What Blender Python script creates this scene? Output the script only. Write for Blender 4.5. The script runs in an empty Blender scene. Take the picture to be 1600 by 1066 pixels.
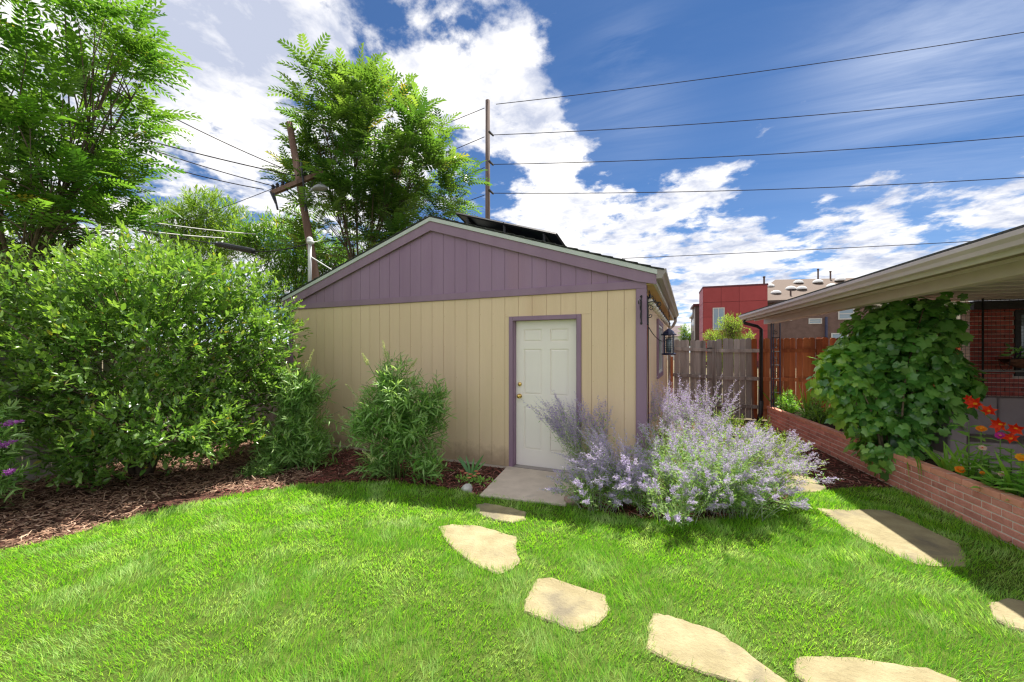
import bpy, bmesh, math, random
import numpy as np
from mathutils import Vector, Matrix
R = math.radians
rng = np.random.default_rng(11)
random.seed(5)
scene = bpy.context.scene
COL = scene.collection

# ------------------------------------------------------------------ camera
F, HOR, PSI = 632.0, 550.0, R(23.67)
CX, CY, CZ = 3.583, -5.145, 1.62
CC, SS = math.cos(PSI), math.sin(PSI)
cam = bpy.data.objects.new('camera', bpy.data.cameras.new('camera'))
COL.objects.link(cam)
cam.location = (CX, CY, CZ)
cam.rotation_euler = (R(90), 0, PSI)
cam.data.sensor_width = 36
cam.data.lens = F / 1600 * 36
cam.data.shift_y = (HOR - 533) / 1600
cam.data.clip_end = 3000
cam.data.clip_start = 0.05
scene.camera = cam

# ------------------------------------------------------------------ light
SUN_DIR = Vector((0.05, 0.49, 1.0)).normalized()
elev = math.asin(SUN_DIR.z)
azim = math.atan2(SUN_DIR.x, SUN_DIR.y)
sun = bpy.data.objects.new('sun', bpy.data.lights.new('sun', 'SUN'))
COL.objects.link(sun)
sun.data.energy = 3.3
sun.data.angle = R(0.55)
sun.data.color = (1.0, 0.95, 0.86)
sun.rotation_euler = (-SUN_DIR).to_track_quat('-Z', 'Y').to_euler()
vs = scene.view_settings
vs.view_transform = 'Standard'; vs.look = 'None'; vs.gamma = 1; vs.use_curve_mapping = False
vs.exposure = 1.53
scene.render.engine = 'CYCLES'
scene.cycles.max_bounces = 8
scene.cycles.transparent_max_bounces = 8
scene.cycles.use_denoising = True
scene.cycles.denoiser = 'OPENIMAGEDENOISE'
scene.cycles.denoising_input_passes = 'RGB_ALBEDO_NORMAL'
scene.cycles.denoising_prefilter = 'NONE'
scene.cycles.use_adaptive_sampling = False
scene.cycles.filter_width = 1.3
scene.cycles.sample_clamp_indirect = 6


def P(px, py, w):
    """world point seen at photograph pixel (px, py) at depth w metres"""
    u = (px - 800) / F * w
    return Vector((CX + u * CC - w * SS, CY + u * SS + w * CC, CZ + (HOR - py) / F * w))


def G(px, py, z=0.0):
    """ground point seen at the pixel"""
    w = (CZ - z) * F / (py - HOR)
    p = P(px, py, w); p.z = z
    return p


def dirpx(px, py):
    return (P(px, py, 1.0) - Vector((CX, CY, CZ))).normalized()


# ------------------------------------------------------------------ sky
world = bpy.data.worlds.new('World'); scene.world = world; world.use_nodes = True
nt = world.node_tree; nt.nodes.clear()
N = nt.nodes.new; L = nt.links.new


def wm(op, a, b=None, c=None, clamp=False):
    n = N('ShaderNodeMath'); n.operation = op; n.use_clamp = clamp
    for i, v in enumerate((a, b, c)):
        if v is None: continue
        if isinstance(v, (int, float)): n.inputs[i].default_value = v
        else: L(v, n.inputs[i])
    return n.outputs[0]


def wmix(f, a, b):
    n = N('ShaderNodeMix'); n.data_type = 'RGBA'
    for i, v in ((0, f), (6, a), (7, b)):
        if isinstance(v, (int, float, tuple)): n.inputs[i].default_value = v
        else: L(v, n.inputs[i])
    return n.outputs[2]


sky = N('ShaderNodeTexSky'); sky.sky_type = 'NISHITA'; sky.sun_disc = False
sky.sun_elevation = elev; sky.sun_rotation = azim; sky.altitude = 1600
sky.air_density = 1.0; sky.dust_density = 0.3; sky.ozone_density = 2.5
tc = N('ShaderNodeTexCoord')
sep = N('ShaderNodeSeparateXYZ'); L(tc.outputs['Generated'], sep.inputs[0])
zc = wm('ADD', wm('MAXIMUM', sep.outputs[2], 0.0), 0.16)
cmb = N('ShaderNodeCombineXYZ')
L(wm('DIVIDE', sep.outputs[0], zc), cmb.inputs[0]); L(wm('DIVIDE', sep.outputs[1], zc), cmb.inputs[1])
cmb.inputs[2].default_value = 3.7


def wnoise(vec, scale, detail, rough, dist=0.0, off=(0, 0, 0), rot=0, sc=(1, 1, 1)):
    mp = N('ShaderNodeMapping'); L(vec, mp.inputs[0]); mp.inputs[1].default_value = off
    mp.inputs[2].default_value = (0, 0, rot); mp.inputs[3].default_value = sc
    n = N('ShaderNodeTexNoise'); L(mp.outputs[0], n.inputs['Vector'])
    n.inputs['Scale'].default_value = scale; n.inputs['Detail'].default_value = detail
    n.inputs['Roughness'].default_value = rough; n.inputs['Distortion'].default_value = dist
    return n.outputs[0]


def blobs(lst):
    """soft patches in the sky: (px, py, sigma in degrees, amount)"""
    acc = None
    for px, py, sg, am in lst:
        d = dirpx(px, py)
        v = N('ShaderNodeVectorMath'); v.operation = 'DOT_PRODUCT'
        L(tc.outputs['Generated'], v.inputs[0]); v.inputs[1].default_value = d
        s2 = R(sg) ** 2
        e = wm('MULTIPLY', wm('EXPONENT', wm('DIVIDE', wm('SUBTRACT', v.outputs['Value'], 1.0), s2)), am)
        acc = e if acc is None else wm('ADD', acc, e)
    return acc


n1 = wnoise(cmb.outputs[0], 1.9, 9, 0.62, 0.25)
n2 = wnoise(cmb.outputs[0], 6.0, 7, 0.6, 0.1, off=(5, 2, 1))
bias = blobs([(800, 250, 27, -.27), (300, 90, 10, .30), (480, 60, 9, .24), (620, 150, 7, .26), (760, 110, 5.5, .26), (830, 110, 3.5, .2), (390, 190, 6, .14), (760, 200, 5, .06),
              (850, 230, 3.5, .22), (870, 320, 5.5, .36), (990, 375, 4.5, .30), (1110, 310, 3.2, .30), (1180, 400, 5, .14),
              (1340, 335, 3.5, .16), (1350, 400, 6, .18), (1490, 370, 6, .14), (1375, 262, 1.6, .25), (1550, 290, 2.6, .2),
              (1040, 430, 8, .22), (60, 60, 9, .15), (50, 430, 9, .15),
              (1150, 110, 10, -.22), (1350, 190, 9, -.24), (1000, 190, 6, -.22), (1550, 200, 7, -.18), (690, 30, 2.6, -.3), (950, 60, 8, -.25), (1500, 60, 8, -.15), (880, 150, 2.5, -.12), (1200, 330, 3, -.1), (1300, 100, 12, -.06),
              (320, 280, 6, -.2), (250, 230, 4, -.12), (630, 340, 7, -.05), (1010, 260, 3, -.1), (1240, 280, 3.5, -.16), (1250, 340, 2.5, -.14), (1080, 370, 2, -.12), (1450, 310, 4, -.16), (560, 60, 3, -.12), (420, 130, 3, -.1), (790, 300, 2, -.1)])
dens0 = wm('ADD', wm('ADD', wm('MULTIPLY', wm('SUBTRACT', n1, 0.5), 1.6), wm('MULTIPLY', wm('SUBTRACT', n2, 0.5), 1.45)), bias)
dens0 = wm('ADD', dens0, 0.25)  # cloud cover added out of view for fill light; wide negative blob offsets it
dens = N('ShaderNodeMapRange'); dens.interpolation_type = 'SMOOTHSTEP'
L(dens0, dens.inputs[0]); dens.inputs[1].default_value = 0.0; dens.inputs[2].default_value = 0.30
# thin streaks of high cloud
n3 = wnoise(cmb.outputs[0], 2.0, 8, 0.62, 0.6, off=(2, 9, 0), rot=R(-38), sc=(0.5, 2.4, 1))
cir = blobs([(1520, 70, 7, .34), (1400, 110, 4.5, .22), (980, 90, 2.5, .25), (1000, 170, 4, .16), (880, 190, 3, .1)])
cirv = wm('MULTIPLY', wm('ADD', cir, 0.015), wm('MULTIPLY', wm('SUBTRACT', n3, 0.33), 3.0, clamp=True), clamp=True)
hz = wm('POWER', wm('SUBTRACT', 1.0, wm('MINIMUM', wm('MAXIMUM', sep.outputs[2], 0.0), 1.0)), 7.0)
n4 = wnoise(cmb.outputs[0], 2.6, 6, 0.55, 0.2, off=(1.3, 4, 2))
n5 = wnoise(cmb.outputs[0], 9.0, 7, 0.62, 0.3, off=(7.3, 1, 4))
shade = N('ShaderNodeMapRange'); L(n4, shade.inputs[0]); shade.inputs[1].default_value = .36; shade.inputs[2].default_value = .66
greyb = blobs([(350, 20, 6, .45), (560, 20, 6, .30), (260, 60, 6, .2), (470, 90, 5, .1), (1330, 440, 5, .4), (1080, 420, 5, .3)])
gf = wm('MULTIPLY', wm('ADD', wm('ADD', wm('MULTIPLY', shade.outputs[0], 0.70), wm('MULTIPLY', wm('SUBTRACT', n5, 0.5), 2.3)), greyb), 1.0, clamp=True)
CLW, CLG = (5.3, 5.15, 4.95, 1), (2.3, 2.5, 3.1, 1)
cloudcol = wmix(gf, CLW, CLG)
tint = N('ShaderNodeMix'); tint.data_type = 'RGBA'; tint.blend_type = 'MULTIPLY'; tint.inputs[0].default_value = 1
L(sky.outputs[0], tint.inputs[6]); tint.inputs[7].default_value = (0.215, 0.32, 0.42, 1)
skyh = wmix(wm('MULTIPLY', hz, 0.36), tint.outputs[2], (3.6, 4.3, 5.6, 1))
col = wmix(cirv, skyh, (3.9, 4.2, 4.8, 1))
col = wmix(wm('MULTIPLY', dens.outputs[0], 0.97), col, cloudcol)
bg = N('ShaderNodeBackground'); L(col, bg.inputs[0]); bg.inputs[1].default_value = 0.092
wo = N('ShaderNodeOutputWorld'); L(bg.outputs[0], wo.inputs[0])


# ------------------------------------------------------------------ materials
def newmat(name):
    m = bpy.data.materials.new(name); m.use_nodes = True
    t = m.node_tree; t.nodes.clear()
    return m, t


def rgba(c): return (c[0], c[1], c[2], 1)


def mix_rgb(t, f, a, b, blend='MIX'):
    n = t.nodes.new('ShaderNodeMix'); n.data_type = 'RGBA'; n.blend_type = blend
    for i, v in ((0, f), (6, a), (7, b)):
        if isinstance(v, (int, float)): n.inputs[i].default_value = v
        elif isinstance(v, tuple): n.inputs[i].default_value = rgba(v)
        else: t.links.new(v, n.inputs[i])
    return n.outputs[2]


def mth(t, op, a, b=None, clamp=False):
    n = t.nodes.new('ShaderNodeMath'); n.operation = op; n.use_clamp = clamp
    for i, v in enumerate((a, b)):
        if v is None: continue
        if isinstance(v, (int, float)): n.inputs[i].default_value = v
        else: t.links.new(v, n.inputs[i])
    return n.outputs[0]


def tex(t, vec, scale, detail=4, rough=.6, stretch=(1, 1, 1), dist=0):
    mp = t.nodes.new('ShaderNodeMapping'); t.links.new(vec, mp.inputs[0]); mp.inputs[3].default_value = stretch
    n = t.nodes.new('ShaderNodeTexNoise'); t.links.new(mp.outputs[0], n.inputs['Vector'])
    n.inputs['Scale'].default_value = scale; n.inputs['Detail'].default_value = detail
    n.inputs['Roughness'].default_value = rough; n.inputs['Distortion'].default_value = dist
    return n.outputs[0]


def ramp(t, f, lo, hi):
    n = t.nodes.new('ShaderNodeMapRange'); t.links.new(f, n.inputs[0])
    n.inputs[1].default_value = lo; n.inputs[2].default_value = hi
    return n.outputs[0]


def pm(name, c1, c2=None, scale=4, rough=.7, bump=0.1, bscale=60, stretch=(1, 1, 1), c3=None, s3=1.2, f3=(.55, .7), objvar=0.0, metal=0.0, spec=.4, dist=0.01, space='Object', lo=.35, hi=.65, dirt=None):
    """painted / mineral / wooden surface: two colours by noise, an optional stain colour, fine relief"""
    m, t = newmat(name)
    tcn = t.nodes.new('ShaderNodeTexCoord')
    if space == 'World':
        g = t.nodes.new('ShaderNodeNewGeometry'); vec = g.outputs['Position']
    else:
        vec = tcn.outputs['Object']
    oi = t.nodes.new('ShaderNodeObjectInfo')
    add = t.nodes.new('ShaderNodeVectorMath'); add.operation = 'ADD'; t.links.new(vec, add.inputs[0])
    if space != 'World' and objvar > 0:
        sc_ = t.nodes.new('ShaderNodeVectorMath'); sc_.operation = 'SCALE'
        cx = t.nodes.new('ShaderNodeCombineXYZ')
        for i in range(3): t.links.new(oi.outputs['Random'], cx.inputs[i])
        t.links.new(cx.outputs[0], sc_.inputs[0]); sc_.inputs['Scale'].default_value = 37.0
        t.links.new(sc_.outputs[0], add.inputs[1])
    v = add.outputs[0]
    c2 = c2 or tuple(x * 1.15 for x in c1)
    f = ramp(t, tex(t, v, scale, 6, .62, stretch), lo, hi)
    c = mix_rgb(t, f, tuple(c1), tuple(c2))
    if c3:
        f2 = ramp(t, tex(t, v, s3, 5, .6, stretch, .3), f3[0], f3[1])
        c = mix_rgb(t, f2, c, tuple(c3))
    if dirt:
        g2 = t.nodes.new('ShaderNodeNewGeometry'); s2 = t.nodes.new('ShaderNodeSeparateXYZ'); t.links.new(g2.outputs['Position'], s2.inputs[0])
        hgt = mth(t, 'ADD', s2.outputs[2], mth(t, 'MULTIPLY', tex(t, g2.outputs['Position'], 7, 5, .7), -.45))
        c = mix_rgb(t, mth(t, 'MULTIPLY', ramp(t, hgt, .10, -.12), .55, clamp=True), c, tuple(dirt))
    if objvar > 0:
        hs = t.nodes.new('ShaderNodeHueSaturation'); t.links.new(c, hs.inputs['Color'])
        t.links.new(mth(t, 'ADD', mth(t, 'MULTIPLY', oi.outputs['Random'], 2 * objvar), 1 - objvar), hs.inputs['Value'])
        c = hs.outputs[0]
    b = t.nodes.new('ShaderNodeBsdfPrincipled')
    t.links.new(c, b.inputs['Base Color']); b.inputs['Roughness'].default_value = rough
    b.inputs['Metallic'].default_value = metal; b.inputs['Specular IOR Level'].default_value = spec
    if bump > 0:
        bp = t.nodes.new('ShaderNodeBump'); bp.inputs['Strength'].default_value = bump; bp.inputs['Distance'].default_value = dist
        t.links.new(tex(t, v, bscale, 5, .65, stretch), bp.inputs['Height']); t.links.new(bp.outputs[0], b.inputs['Normal'])
    o = t.nodes.new('ShaderNodeOutputMaterial'); t.links.new(b.outputs[0], o.inputs[0])
    return m


def leafmat(name, dark, mid, light, tip=None, trans=.4, rough=.45, spec=.35, pscale=0.0, pcol=None, pth=(.52, .68), tmul=(1.25, 1.35, .6), old=None):
    """leaf: colour by each leaf's own random number, young tips lighter (on the vine, its painted sunlit side), light passes through"""
    m, t = newmat(name)
    at = t.nodes.new('ShaderNodeAttribute'); at.attribute_name = 'rnd'
    tp = t.nodes.new('ShaderNodeAttribute'); tp.attribute_name = 'tip'
    oi = t.nodes.new('ShaderNodeObjectInfo')
    r = mth(t, 'FRACT', mth(t, 'ADD', at.outputs['Fac'], oi.outputs['Random']))
    cr = t.nodes.new('ShaderNodeValToRGB'); t.links.new(r, cr.inputs[0])
    cr.color_ramp.elements[0].color = rgba(dark); cr.color_ramp.elements[1].color = rgba(light)
    e = cr.color_ramp.elements.new(.5); e.color = rgba(mid)
    if old:
        e = cr.color_ramp.elements.new(.982); e.color = rgba(light)
        e = cr.color_ramp.elements.new(.988); e.color = rgba(old); cr.color_ramp.elements[-1].color = rgba(old)
    c = cr.outputs[0]
    if tip: c = mix_rgb(t, tp.outputs['Fac'], c, tuple(tip))
    if pcol:
        g = t.nodes.new('ShaderNodeNewGeometry')
        f = ramp(t, tex(t, g.outputs['Position'], pscale, 5, .6), pth[0], pth[1])
        rj = mth(t, 'MULTIPLY', f, mth(t, 'ADD', mth(t, 'MULTIPLY', r, .8), .3), clamp=True)
        c = mix_rgb(t, rj, c, tuple(pcol))
    b = t.nodes.new('ShaderNodeBsdfPrincipled'); t.links.new(c, b.inputs['Base Color'])
    b.inputs['Roughness'].default_value = rough; b.inputs['Specular IOR Level'].default_value = spec
    tr = t.nodes.new('ShaderNodeBsdfTranslucent')
    t.links.new(mix_rgb(t, 1.0, c, tuple(tmul), 'MULTIPLY'), tr.inputs[0])
    mx = t.nodes.new('ShaderNodeMixShader'); mx.inputs[0].default_value = trans
    t.links.new(b.outputs[0], mx.inputs[1]); t.links.new(tr.outputs[0], mx.inputs[2])
    o = t.nodes.new('ShaderNodeOutputMaterial'); t.links.new(mx.outputs[0], o.inputs[0])
    return m


def glassmat(name, col=(.25, .33, .42), rough=.05):
    m, t = newmat(name)
    b = t.nodes.new('ShaderNodeBsdfPrincipled'); b.inputs['Base Color'].default_value = rgba(col)
    b.inputs['Roughness'].default_value = rough; b.inputs['Specular IOR Level'].default_value = 1.0
    tcn = t.nodes.new('ShaderNodeTexCoord')
    bp = t.nodes.new('ShaderNodeBump'); bp.inputs['Strength'].default_value = .05
    t.links.new(tex(t, tcn.outputs['Object'], 2), bp.inputs['Height']); t.links.new(bp.outputs[0], b.inputs['Normal'])
    o = t.nodes.new('ShaderNodeOutputMaterial'); t.links.new(b.outputs[0], o.inputs[0])
    return m


M = dict(
    tan=pm('tan_siding_paint', (.74, .56, .375), (.80, .61, .42), 2.0, .65, .35, 70, (1, 1, .12), c3=(.68, .48, .31), s3=1.0, f3=(.6, .85), dirt=(.30, .20, .13)),
    purple=pm('purple_siding_paint', (.285, .18, .28), (.33, .215, .325), 2.0, .6, .35, 70, (1, 1, .12), c3=(.35, .215, .29), s3=1.2, f3=(.58, .8)),
    purpletrim=pm('purple_trim_paint', (.265, .17, .25), (.305, .20, .285), 3.0, .5, .15, 50, (1, 1, .3)),
    door=pm('white_door_paint', (.88, .82, .77), (.91, .85, .80), 2, .4, .05, 40),
    white=pm('white_paint', (.66, .67, .66), (.74, .74, .73), 3, .45, .05, 40),
    drip=pm('green_white_metal_edge', (.50, .55, .52), (.60, .64, .61), 3, .4, .05, 30),
    brass=pm('brass', (.75, .52, .16), (.85, .60, .2), 8, .22, .02, 30, metal=1.0),
    concrete=pm('concrete', (.58, .49, .40), (.68, .58, .48), 5, .85, .25, 120, c3=(.42, .37, .31), s3=2.5, f3=(.58, .75), spec=.2),
    stone=pm('buff_flagstone', (.30, .25, .14), (.42, .36, .21), 5, .85, .5, 45, c3=(.22, .19, .13), s3=2.2, f3=(.52, .66), spec=.2, space='World', dist=.05),
    fencegrey=pm('weathered_grey_wood', (.27, .235, .22), (.46, .41, .385), 7, .85, .5, 40, (1, 1, .07), c3=(.09, .065, .055), s3=5, f3=(.60, .74), objvar=.22, spec=.15),
    fenceorange=pm('stained_cedar', (.36, .11, .05), (.56, .21, .09), 6, .7, .4, 40, (1, 1, .06), c3=(.07, .022, .012), s3=3, f3=(.56, .72), objvar=.3, spec=.2),
    fencemix=pm('cedar_with_worn_stain', (.13, .10, .09), (.23, .19, .17), 6, .8, .4, 40, (1, 1, .07), c3=(.36, .10, .03), s3=2.2, f3=(.42, .5), objvar=.2, spec=.2),
    brick=pm('red_brick', (.60, .235, .185), (.74, .33, .27), 9, .85, .6, 70, c3=(.46, .19, .16), s3=5, f3=(.58, .72), objvar=.17, spec=.2),
    brickcap=pm('orange_red_brick', (.68, .29, .20), (.76, .36, .26), 9, .85, .5, 70, objvar=.10, spec=.2),
    brickdark=pm('dark_red_brick', (.40, .085, .075), (.52, .14, .11), 9, .85, .6, 70, objvar=.25, spec=.2),
    mortar=pm('mortar', (.72, .62, .56), (.80, .70, .64), 12, .9, .5, 90, spec=.1),
    soil=pm('dark_soil', (.035, .022, .016), (.06, .04, .03), 9, .95, .9, 50, spec=.1, space='World'),
    earth=pm('dry_earth', (.10, .085, .05), (.17, .14, .09), .3, .95, .4, 8, spec=.1, space='World'),
    mulchbed=pm('mulch_ground', (.09, .04, .032), (.17, .085, .06), 25, .95, 1.0, 60, c3=(.03, .016, .012), s3=18, f3=(.5, .6), spec=.1, space='World', dist=.03),
    lawnbase=pm('lawn_soil', (.07, .12, .02), (.13, .18, .035), 14, .95, .8, 90, spec=.1, space='World', dist=.03),
    gutter=pm('taupe_gutter_metal', (.30, .26, .24), (.34, .30, .275), 3, .38, .03, 20, spec=.5),
    porchtrim=pm('beige_porch_paint', (.60, .55, .48), (.66, .61, .54), 3, .5, .08, 40),
    soffitshade=pm('shade_brown_soffit', (.20, .155, .11), (.28, .22, .16), 3, .6, .1, 40),  # shade under the porch eave painted in as dark brown
    beam=pm('mauve_beige_paint', (.64, .55, .52), (.70, .61, .58), 3, .5, .1, 40),
    gutterp=pm('porch_gutter_metal', (.58, .49, .53), (.64, .55, .59), 3, .35, .03, 20, spec=.5),
    ochre=pm('ochre_soffit', (.50, .34, .13), (.58, .40, .17), 4, .6, .15, 40),
    shingle=pm('dark_shingle', (.030, .034, .032), (.075, .078, .072), 40, .9, .6, 150, objvar=.1, spec=.2),
    brownshingle=pm('brown_shingle', (.15, .115, .095), (.21, .165, .14), 30, .9, .4, 60, spec=.15),
    iron=pm('black_iron', (.012, .012, .015), (.025, .025, .03), 12, .45, .1, 60, spec=.5),
    blueiron=pm('dark_blue_metal', (.02, .025, .07), (.035, .04, .11), 8, .35, .05, 40, spec=.6),
    wire=pm('grey_cable', (.04, .035, .04), (.06, .055, .06), 8, .9, .0, 40, spec=.0),
    whitewire=pm('pale_cable', (.45, .45, .43), (.55, .55, .52), 8, .6, .0, 40),
    pole=pm('utility_pole_wood', (.17, .10, .075), (.27, .18, .14), 8, .85, .5, 30, (1, 1, .08), c3=(.06, .04, .035), s3=2, spec=.15),
    polegrey=pm('grey_pole_wood', (.12, .085, .075), (.19, .15, .13), 8, .85, .5, 30, (1, 1, .08), spec=.15),
    bark=pm('grey_brown_bark', (.10, .075, .055), (.19, .15, .11), 12, .9, .6, 50, (1, 1, .3), spec=.1),
    twig=pm('pale_twig', (.16, .12, .08), (.25, .19, .13), 12, .9, .2, 50, spec=.1),
    greenstem=pm('green_stem', (.10, .18, .04), (.15, .25, .06), 8, .6, .1, 50),
    redstem=pm('orange_cable', (.40, .12, .06), (.5, .16, .08), 8, .6, .0, 50),
    greysofa=pm('grey_cover_fabric', (.30, .25, .27), (.36, .31, .33), 3, .85, .4, 220, spec=.2),
    coco=pm('coco_liner', (.10, .045, .03), (.17, .085, .055), 20, .95, .8, 80, spec=.1),
    redpanel=pm('red_facade_panel', (.33, .045, .045), (.37, .055, .055), 1.0, .5, .02, 10, objvar=.07),
    reddark=pm('dark_red_trim', (.11, .02, .03), (.13, .025, .035), 1.0, .5, .02, 10),
    farbrick=pm('brown_far_brick', (.18, .12, .10), (.24, .16, .135), 2.0, .85, .2, 10, spec=.1),
    beige=pm('beige_render', (.45, .41, .30), (.50, .46, .35), .6, .8, .1, 12, spec=.1),
    farcream=pm('cream_trim', (.55, .54, .50), (.62, .61, .57), 1, .6, .0, 12),
    fardark=pm('dark_brown_facade', (.09, .06, .055), (.13, .09, .08), 1, .7, .0, 12),
    farroof=pm('grey_brown_roof', (.17, .13, .14), (.22, .17, .17), 2, .9, .0, 12),
    glass=glassmat('window_glass', (.22, .30, .36)),
    darkglass=glassmat('dark_glass', (.03, .035, .05)),
    solar=pm('solar_back_sheet', (.012, .016, .028), (.022, .03, .045), 6, .3, .02, 20, spec=.6, c3=(.03, .05, .035), s3=2),
    bulb=pm('clear_bulb_glass', (.55, .50, .40), (.65, .6, .5), 9, .12, .0, 10, spec=.8),
    rockw=pm('pale_rock', (.42, .40, .37), (.58, .56, .53), 10, .8, .6, 30, spec=.2),
    rockp=pm('pink_granite_rock', (.34, .22, .19), (.47, .34, .30), 14, .8, .6, 40, spec=.2),
    lamp=pm('grey_lamp_metal', (.30, .31, .32), (.38, .39, .40), 6, .4, .03, 30, metal=.3),
)
M['grass'] = leafmat('grass_blade', (.10, .31, .02), (.22, .49, .03), (.40, .64, .06), None, .50, .5, .3, 3.0, (.70, .78, .42), (.46, .74))
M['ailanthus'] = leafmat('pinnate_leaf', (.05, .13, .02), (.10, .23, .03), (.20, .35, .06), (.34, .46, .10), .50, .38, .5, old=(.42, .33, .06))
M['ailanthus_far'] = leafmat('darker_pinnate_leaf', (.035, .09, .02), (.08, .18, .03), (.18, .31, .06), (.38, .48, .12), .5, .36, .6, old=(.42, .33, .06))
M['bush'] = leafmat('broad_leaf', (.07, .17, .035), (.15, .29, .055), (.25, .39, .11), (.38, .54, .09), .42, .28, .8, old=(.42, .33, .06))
M['buddleia'] = leafmat('lance_leaf', (.16, .33, .08), (.25, .45, .12), (.38, .56, .20), (.58, .68, .42), .42, .45, .4)
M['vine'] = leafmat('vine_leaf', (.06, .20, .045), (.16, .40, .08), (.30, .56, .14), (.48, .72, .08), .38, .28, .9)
M['fartree'] = leafmat('far_leaf', (.08, .17, .025), (.15, .27, .04), (.23, .36, .06), (.40, .50, .08), .45, .5, .3)
M['sageleaf'] = leafmat('silver_green_leaf', (.11, .27, .07), (.20, .38, .11), (.36, .50, .20), (.46, .58, .18), .36, .6, .25)
M['sagelime'] = leafmat('lime_leaf', (.22, .32, .05), (.30, .42, .07), (.40, .50, .14), None, .4, .6, .25)
M['lav'] = leafmat('lavender_floret', (.38, .27, .60), (.54, .43, .74), (.75, .66, .84), (.84, .79, .85), .35, .7, .2, tmul=(1, .95, 1.05))
M['lavdark'] = leafmat('violet_floret', (.27, .16, .52), (.38, .26, .62), (.54, .44, .72), (.60, .52, .70), .35, .7, .2, tmul=(1, .95, 1.05))
M['silverstem'] = pm('silver_stem', (.42, .42, .36), (.55, .54, .48), 9, .8, 0, 30)
M['cream'] = leafmat('cream_floret', (.45, .50, .22), (.55, .58, .30), (.66, .66, .42), None, .3, .7, .2)
M['purplefl'] = leafmat('purple_floret', (.35, .08, .42), (.45, .12, .52), (.58, .22, .62), None, .3, .7, .2, tmul=(1, .9, 1.05))
M['iris'] = leafmat('sword_leaf', (.10, .27, .09), (.14, .34, .12), (.20, .42, .15), None, .3, .4, .5)
M['glad'] = leafmat('gladiolus_leaf', (.17, .38, .04), (.25, .47, .055), (.33, .55, .08), None, .4, .4, .4)
M['zinleaf'] = leafmat('zinnia_leaf', (.17, .40, .06), (.25, .50, .09), (.34, .58, .13), (.36, .58, .2), .35, .35, .6)
M['redfl'] = leafmat('scarlet_petal', (.70, .03, .012), (.80, .045, .015), (.88, .09, .02), None, .4, .5, .3, tmul=(1.1, 1, .8))
M['orangefl'] = leafmat('orange_petal', (.80, .20, .01), (.85, .27, .015), (.9, .36, .02), None, .3, .5, .3, tmul=(1.1, 1, .8))
M['yellowfl'] = leafmat('yellow_orange_petal', (.85, .36, .01), (.9, .42, .015), (.92, .5, .03), None, .3, .5, .3, tmul=(1.1, 1, .8))
M['magfl'] = leafmat('magenta_petal', (.60, .04, .36), (.68, .06, .42), (.75, .10, .50), None, .3, .5, .3, tmul=(1.1, 1, 1))
M['palefl'] = leafmat('pale_peach_petal', (.70, .48, .34), (.75, .55, .42), (.8, .62, .5), None, .3, .5, .3, tmul=(1, 1, 1))
M['coralfl'] = leafmat('coral_petal', (.75, .25, .14), (.8, .32, .2), (.85, .42, .28), None, .3, .5, .3, tmul=(1, 1, 1))


def chipmat(name, cols):
    m, t = newmat(name)
    at = t.nodes.new('ShaderNodeAttribute'); at.attribute_name = 'rnd'
    cr = t.nodes.new('ShaderNodeValToRGB'); t.links.new(at.outputs['Fac'], cr.inputs[0])
    els = cr.color_ramp.elements
    els[0].color = rgba(cols[0]); els[1].color = rgba(cols[-1])
    for i, c in enumerate(cols[1:-1]): els.new((i + 1) / (len(cols) - 1)).color = rgba(c)
    b = t.nodes.new('ShaderNodeBsdfPrincipled'); t.links.new(cr.outputs[0], b.inputs['Base Color']); b.inputs['Roughness'].default_value = .85
    b.inputs['Specular IOR Level'].default_value = .2
    o = t.nodes.new('ShaderNodeOutputMaterial'); t.links.new(b.outputs[0], o.inputs[0])
    return m


M['chipred'] = chipmat('red_mulch_chip', [(.09, .03, .026), (.26, .075, .06), (.40, .14, .11), (.20, .06, .05), (.58, .34, .27)])
M['chipbrown'] = chipmat('brown_mulch_chip', [(.09, .05, .035), (.24, .14, .09), (.40, .24, .16), (.18, .105, .07), (.60, .42, .30)])


# ------------------------------------------------------------------ mesh helpers
def link(o, parent=None):
    COL.objects.link(o)
    if parent is not None: o.parent = parent
    return o


def tag(o, label=None, cat=None, group=None, kind=None):
    if label: o['label'] = label
    if cat: o['category'] = cat
    if group: o['group'] = group
    if kind: o['kind'] = kind
    return o


def empty(name, loc=(0, 0, 0), label=None, cat=None, group=None, rz=0):
    o = bpy.data.objects.new(name, None); o.location = loc; o.rotation_euler = (0, 0, rz)
    o.empty_display_size = .1
    COL.objects.link(o)
    return tag(o, label, cat, group)


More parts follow.
